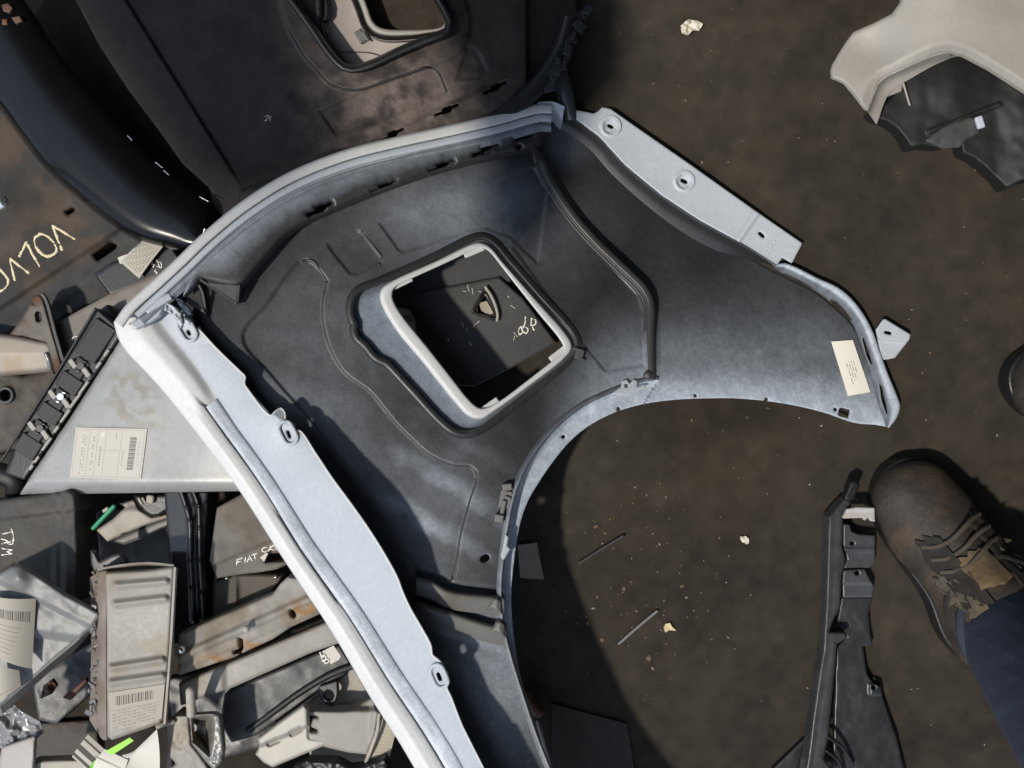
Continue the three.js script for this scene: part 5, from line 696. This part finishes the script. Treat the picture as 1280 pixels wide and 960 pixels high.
// ------------------------------------------------------------------ loose things on the floor
{ seed = 33; const dry = M([.42, .33, .2], { r: .9 }), peb = M([.22, .19, .145], { r: .9 });
  const chip = (x, y, r, s) => sheet({ ring: circ(x, y, r, r * .7, s, 9).map(p => [p[0] + (hash(p[0] * 7 | 0, s * 10 | 0) - .5) * r * .8, p[1] + (hash(p[1] * 7 | 0, s * 10 | 0) - .5) * r * .8]), h: (u, v) => 2.4 + 2.5 * vn(u / 2, v / 2, 0, 5), t: 2, step: 1, floorAt: .2 });
  solo('sweet_wrapper', sheet({ ring: [[851, 32], [860, 24], [872, 26], [879, 30], [874, 38], [866, 38], [860, 44], [852, 41]], h: (x, y) => 5 + 7 * vn(x / 3.5, y / 3.5, 0, 11), t: 1, step: 1 }), M([.62, .56, .46], { r: .5 }), 'crumpled pale wrapper on the floor near the top edge', 'wrapper');
  solo('floor_crumb', chip(838, 785, 8, .4), M([.58, .48, .3], { r: .9 }), 'large pale crumb of debris on the floor right of the two sticks', 'debris');
  solo('floor_crumb', chip(931, 675, 5, 1.2), M([.6, .55, .45], { r: .9 }), 'small single pale pebble on the floor below the middle of the arch', 'debris');
  solo('dark_stick', tube([[725, 703, 4], [752, 686, 4], [779, 670, 4]], 2), mat.dark, 'dark stick on the floor at the edge of the shadow, upper of two', 'stick');
  solo('grey_stick', tube([[774, 804, 4], [798, 783, 4], [821, 764, 4]], 1.9), M([.16, .16, .17], { r: .5 }), 'thin grey stick on the floor beside the pale crumb, lower of two', 'stick');
  solo('floor_paper', patch([[647, 681, 2], [671, 678, 2], [680, 724, 2], [650, 722, 2]], { t: .5, bend: 2 }), M([.4, .36, .3], { r: .85, map: T.dust }), 'dirty sheet of paper on the floor in the shadow beside the arch lip', 'paper');
  solo('wooden_peg', mergeGeometries([tube([[656, 866, 16], [664, 878, 16], [672, 888, 16]], 9, { seg: 12 })]), mat.copper, 'brown wooden peg on the shaded floor below the arch lip', 'peg');
  solo('white_rod', tube([[672, 902, 30], [680, 930, 30], [696, 985, 30]], 2.6), mat.cream, 'straight white rod at the bottom edge beside the arch lip', 'rod');
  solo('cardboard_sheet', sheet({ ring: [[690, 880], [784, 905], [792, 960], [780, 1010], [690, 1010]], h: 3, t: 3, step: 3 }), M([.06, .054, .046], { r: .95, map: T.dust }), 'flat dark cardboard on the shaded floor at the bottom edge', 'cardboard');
  const small = [], warm = [];
  for (let i = 0; i < 170; i++) { const x = 690 + rnd() * 590, y = rnd() * 960, r = .35 + rnd() * rnd() * 1.3, g = new THREE.DodecahedronGeometry(r / 1000); g.scale(1 + rnd(), .6, 1); g.rotateY(rnd() * 6); const p = P(x, y, r * .4); g.translate(p.x, p.y, p.z); (rnd() < .5 ? small : warm).push(g); }
  for (let i = 0; i < 110; i++) { const a = rnd() * 6.3, q = Math.sqrt(rnd()), x = 805 + 95 * q * Math.cos(a) + 20 * Math.sin(i), y = 740 + 140 * q * Math.sin(a), r = .5 + rnd() * rnd() * rnd() * 3.4, g = new THREE.DodecahedronGeometry(r / 1000); g.scale(.8 + rnd() * .9, .5, .8 + rnd() * .6); g.rotateY(rnd() * 6); const p = P(x, y, r * .3); g.translate(p.x, p.y, p.z); (rnd() < .25 ? small : warm).push(g); }
  const a = part('floor_grit', mergeGeometries(small), peb, scene, 'scattered pale grit on the brown floor'); a.userData.kind = 'stuff'; const b = part('floor_dirt', mergeGeometries(warm), M([.13, .085, .045], { r: .95 }), scene, 'scattered brown dirt crumbs on the floor'); b.userData.kind = 'stuff';
}
// ------------------------------------------------------------------ person standing at the right
{ const o = thing('person', 'person in worn brown work boots and navy blue trousers standing at the right', 'person');
  const W = (x, y, h) => P(x, y, h).toArray();
  // body field: capsules with radii joined smoothly, meshed at the given cell size
  const loft3 = rows => solid(rows, 3, false, null, false);
  function blob(caps, cell, k = .018) {
    let lo = [9, 9, 9], hi = [-9, -9, -9]; for (const [a, b, ra, rb] of caps) for (const [p, r] of [[a, ra], [b, rb]]) for (let q = 0; q < 3; q++) { lo[q] = Math.min(lo[q], p[q] - r - .03); hi[q] = Math.max(hi[q], p[q] + r + .03); }
    const size = Math.max(hi[0] - lo[0], hi[1] - lo[1], hi[2] - lo[2]), n = Math.ceil(size / cell), mc = new MarchingCubes(n, mat.dark, false, false, 400000); mc.isolation = 0;
    for (let z = 0; z < n; z++) for (let y = 0; y < n; y++) for (let x = 0; x < n; x++) {
      const p = [x, y, z].map((v, q) => lo[q] + v / n * size); let d = 1e9;
      for (const [a, b, ra, rb, sy = 1] of caps) { const ab = [0, 1, 2].map(q => b[q] - a[q]), l = ab[0] ** 2 + ab[1] ** 2 + ab[2] ** 2, t = l ? clamp(((p[0] - a[0]) * ab[0] + (p[1] - a[1]) * ab[1] + (p[2] - a[2]) * ab[2]) / l) : 0; const e = Math.hypot(p[0] - a[0] - t * ab[0], (p[1] - a[1] - t * ab[1]) * sy, p[2] - a[2] - t * ab[2]) - lerp(ra, rb, t); const h = clamp(.5 + .5 * (d - e) / k); d = lerp(d, e, h) - k * h * (1 - h); }
      if (p[1] < .001) d = Math.max(d, .001 - p[1]);
      mc.field[x + y * n + z * n * n] = -d;
    }
    mc.update(); const c = mc.count, g = new THREE.BufferGeometry(), ps = new Float32Array(c * 3), ns = new Float32Array(mc.normalArray.slice(0, c * 3)), uv = [];
    for (let i = 0; i < c; i++) { for (let q = 0; q < 3; q++) ps[i * 3 + q] = lo[q] + (mc.positionArray[i * 3 + q] + 1) / 2 * size; uv.push(ps[i * 3] + ps[i * 3 + 1] * .3, ps[i * 3 + 2] + ps[i * 3 + 1] * .6); }
    g.setAttribute('position', new THREE.BufferAttribute(ps, 3)); g.setAttribute('normal', new THREE.BufferAttribute(ns, 3)); g.setAttribute('uv', new THREE.Float32BufferAttribute(uv, 2)); return g;
  }
  const toe = [.490, .034, .137], ball = [.504, .046, .165], vamp = [.521, .068, .2], ank = [.546, .13, .255], heel = [.573, .04, .302], knee = [.505, .50, .37], hipR = [.68, .86, .60];
  const toe2 = [.654, .034, -.004], ball2 = [.684, .046, 0], ank2 = [.79, .13, .008], heel2 = [.83, .04, .01], knee2 = [.74, .5, .10], hipL = [.80, .88, .42];
  const trousers = blob([[[ank[0] + .010, .15, ank[2] + .026], knee, .060, .076], [knee, hipR, .078, .098], [[ank2[0], .13, ank2[2]], knee2, .058, .075], [knee2, hipL, .078, .098], [hipR, hipL, .11, .11], [[.70, .95, .52], [.78, .95, .50], .12, .12], [[.73, 1.0, .51], [.76, 1.1, .50], .12, .11]], .012, .03);
  part('trousers', trousers, M([.046, .060, .098], { r: .85, map: T.denim, bump: T.denim, bs: .0008 }), o, 'navy blue trousers');
  const cuffP = [ank[0] + .010, .14, ank[2] + .026];
  { const ps = trousers.attributes.position, ns = trousers.attributes.normal; for (let i = 0; i < ps.count; i++) { const x = ps.getX(i), y = ps.getY(i), z = ps.getZ(i), k = .013 * (fbm(y * 13 + 2.2 * fbm(x * 9, z * 9, 2), (x - z) * 7, 3, 0, 93) - .5) + .005 * Math.sin(y * 60 + 6 * vn(x * 14, z * 14)) * vn(x * 9, y * 9 + z * 9, 0, 95); ps.setXYZ(i, x + ns.getX(i) * k, y + ns.getY(i) * k, z + ns.getZ(i) * k); } trousers.deleteAttribute('normal'); const tm = mergeVertices(trousers, 1e-5); tm.computeVertexNormals(); trousers.copy(tm); }
  part('trouser_cuff', (() => { const g = new THREE.TorusGeometry(.058, .006, 12, 60); g.rotateX(Math.PI / 2 - .22); g.translate(cuffP[0] - .003, .142, cuffP[2] - .01); return g; })(), M([.035, .045, .07], { r: .85, map: T.denim }), o);
  const bootM = M([.085, .069, .054], { r: .62, map: T.leather, bump: T.leather, bs: .0012 });
  for (const [t, b, v, a, h] of [[toe, ball, vamp, ank, heel], [toe2, ball2, [.722, .068, .002], ank2, heel2]]) {
    const dx = h[0] - t[0], dz = h[2] - t[2], l = Math.hypot(dx, dz), ux = dx / l, uz = dz / l, pt = (u, w, y) => new THREE.Vector3(t[0] + ux * u - uz * w, y, t[2] + uz * u + ux * w), pa = (u, w, y) => pt(u, w, y).toArray();
    const bg = blob([[pa(-.004, .008, .036), pa(.03, .006, .045), .036, .044], [pa(.0, -.014, .036), pa(.034, -.016, .042), .032, .036], [pa(-.002, .018, .034), pa(.05, .018, .036), .03, .034], [[t[0], .03, t[2]], [h[0], .035, h[2]], .036, .036], [pa(.03, 0, .048), v, .042, .044], [v, [a[0], a[1] - .02, a[2]], .044, .048], [[h[0], .05, h[2]], a, .042, .048]], .005, .02);
    { const ps = bg.attributes.position, ns = bg.attributes.normal; for (let i = 0; i < ps.count; i++) { const x = ps.getX(i), y = ps.getY(i), z = ps.getZ(i), u = (x - t[0]) * ux + (z - t[2]) * uz, k = -.0022 * Math.sin(u * 420 + 2 * vn(x * 60, z * 60)) * sst(.035, .05, u) * sst(.09, .07, u) + .003 * (fbm(x * 40, z * 40 + y * 30, 3, 0, 97) - .5); ps.setXYZ(i, x + ns.getX(i) * k, y + ns.getY(i) * k, z + ns.getZ(i) * k); } bg.deleteAttribute('normal'); const m2 = mergeVertices(bg, 1e-6); m2.computeVertexNormals(); bg.copy(m2); }
    const boot = part('work_boot', bg, bootM, o, 'worn brown leather work boot');
    const so2 = [[-.046, 0], [-.039, .022], [-.016, .042], [.02, .050], [.07, .045], [.12, .038], [l - .01, .042], [l + .03, .028], [l + .04, 0]]; const ol = [...so2, ...so2.slice(1, -1).reverse().map(p => [p[0], -p[1]])];
    const sh = new THREE.Shape(new THREE.CatmullRomCurve3(ol.map(p => pt(p[0], p[1], 0)), true).getPoints(70).map(v3 => new THREE.Vector2(v3.x, -v3.z)));
    const sg = new THREE.ExtrudeGeometry(sh, { depth: .022, bevelEnabled: true, bevelThickness: .003, bevelSize: .002, bevelSegments: 2 }); sg.rotateX(-Math.PI / 2); sg.translate(0, .004, 0); part('sole', sg, mat.black, boot);
    const top = u => lerp(.089, .119, clamp((u - .03) / .045)) + .5 * Math.max(0, u - .075);
    part('toe_seam', new THREE.TubeGeometry(new THREE.CatmullRomCurve3([pt(.012, .05, .05), pt(.03, .034, .08), pt(.038, 0, .0965), pt(.03, -.034, .078), pt(.012, -.05, .048)]), 40, .0013, 6), mat.dark, boot);
    const vs = bg.attributes.position, surf = (u, w) => { const q = pt(u, w, 0); let m = 0; for (let i = 0; i < vs.count; i++) if (Math.abs(vs.getX(i) - q.x) < .004 && Math.abs(vs.getZ(i) - q.z) < .004 && vs.getY(i) > m) m = vs.getY(i); return m || top(u) - .02; }, lay = (u0, u1, w0, w1, d, rg = .002) => loft3(Array.from({ length: 7 }, (_, i) => Array.from({ length: 7 }, (_, k) => { const e = (i % 6 && k % 6) ? 0 : rg, u = lerp(u0, u1, i / 6) + e * (vn(i * 3.1, k * 2.3, 0, 7) - .5) * 3, w = lerp(w0, w1, k / 6) + e * (vn(i * 2.7, k * 3.3, 0, 8) - .5) * 3; return pt(u, w, surf(u, w) + d + .0015 * vn(i * .9, k * .9, 0, 9)); })));
    const darkL = M([.04, .034, .028], { r: .85, map: T.leather, bump: T.leather, bs: .001 });
    part('tongue', lay(.058, .088, -.016, .02, .0035), M([.2, .155, .095], { r: .85, map: T.leather }), boot, 'light tan tongue');
    for (const s of [1, -1]) part('lace_flap', lay(.03, .1, s * .019, s * .043, .003, .003), darkL, boot, 'scuffed dark lace flap');
    for (const u of [.036, .05, .064]) part('lace', new THREE.TubeGeometry(new THREE.CatmullRomCurve3([-.038, -.026, -.012, 0, .012, .026, .038].map(w => pt(u + .005 * Math.sin(w * 70), w, surf(u, w) + .005))), 40, .0027, 8), M([.06, .048, .036], { r: .9 }), boot);
    for (const [u, w] of [[.074, -.042], [.085, .040], [.1, .038], [.1, -.042]]) part('torn_lining', lay(u - .012, u + .011, w - .008, w + .008, .003, .004), M([.19, .16, .12], { r: .95, map: T.leather }), boot, 'torn pale lining');
    part('collar', (() => { const q = []; for (let i = 0; i < 40; i++) { const an = i / 40 * 6.2832, r = .050 + .004 * (vn(i * .5, 2, 0, 3) - .5); q.push(new THREE.Vector3(a[0] + r * Math.cos(an), .118 + .006 * vn(i * .4, 5), a[2] - .006 + r * Math.sin(an))); } return new THREE.TubeGeometry(new THREE.CatmullRomCurve3(q, true), 120, .009, 10, true); })(), M([.05, .042, .035], { r: .9, map: T.leather, bump: T.leather, bs: .001 }), boot);
  }
}

// ------------------------------------------------------------------ put every thing's origin at its base
scene.updateMatrixWorld(true);
for (const o of scene.children) {
  if (o.isLight || o.userData.kind === 'structure' || !(o.isGroup || o.isMesh)) continue;
  const b = new THREE.Box3().setFromObject(o), c = b.getCenter(new THREE.Vector3()); c.y = b.min.y;
  o.traverse(q => { if (q.isMesh) q.geometry.translate(-c.x, -c.y, -c.z); });
  o.position.copy(c);
}
renderer.render(scene, camera);
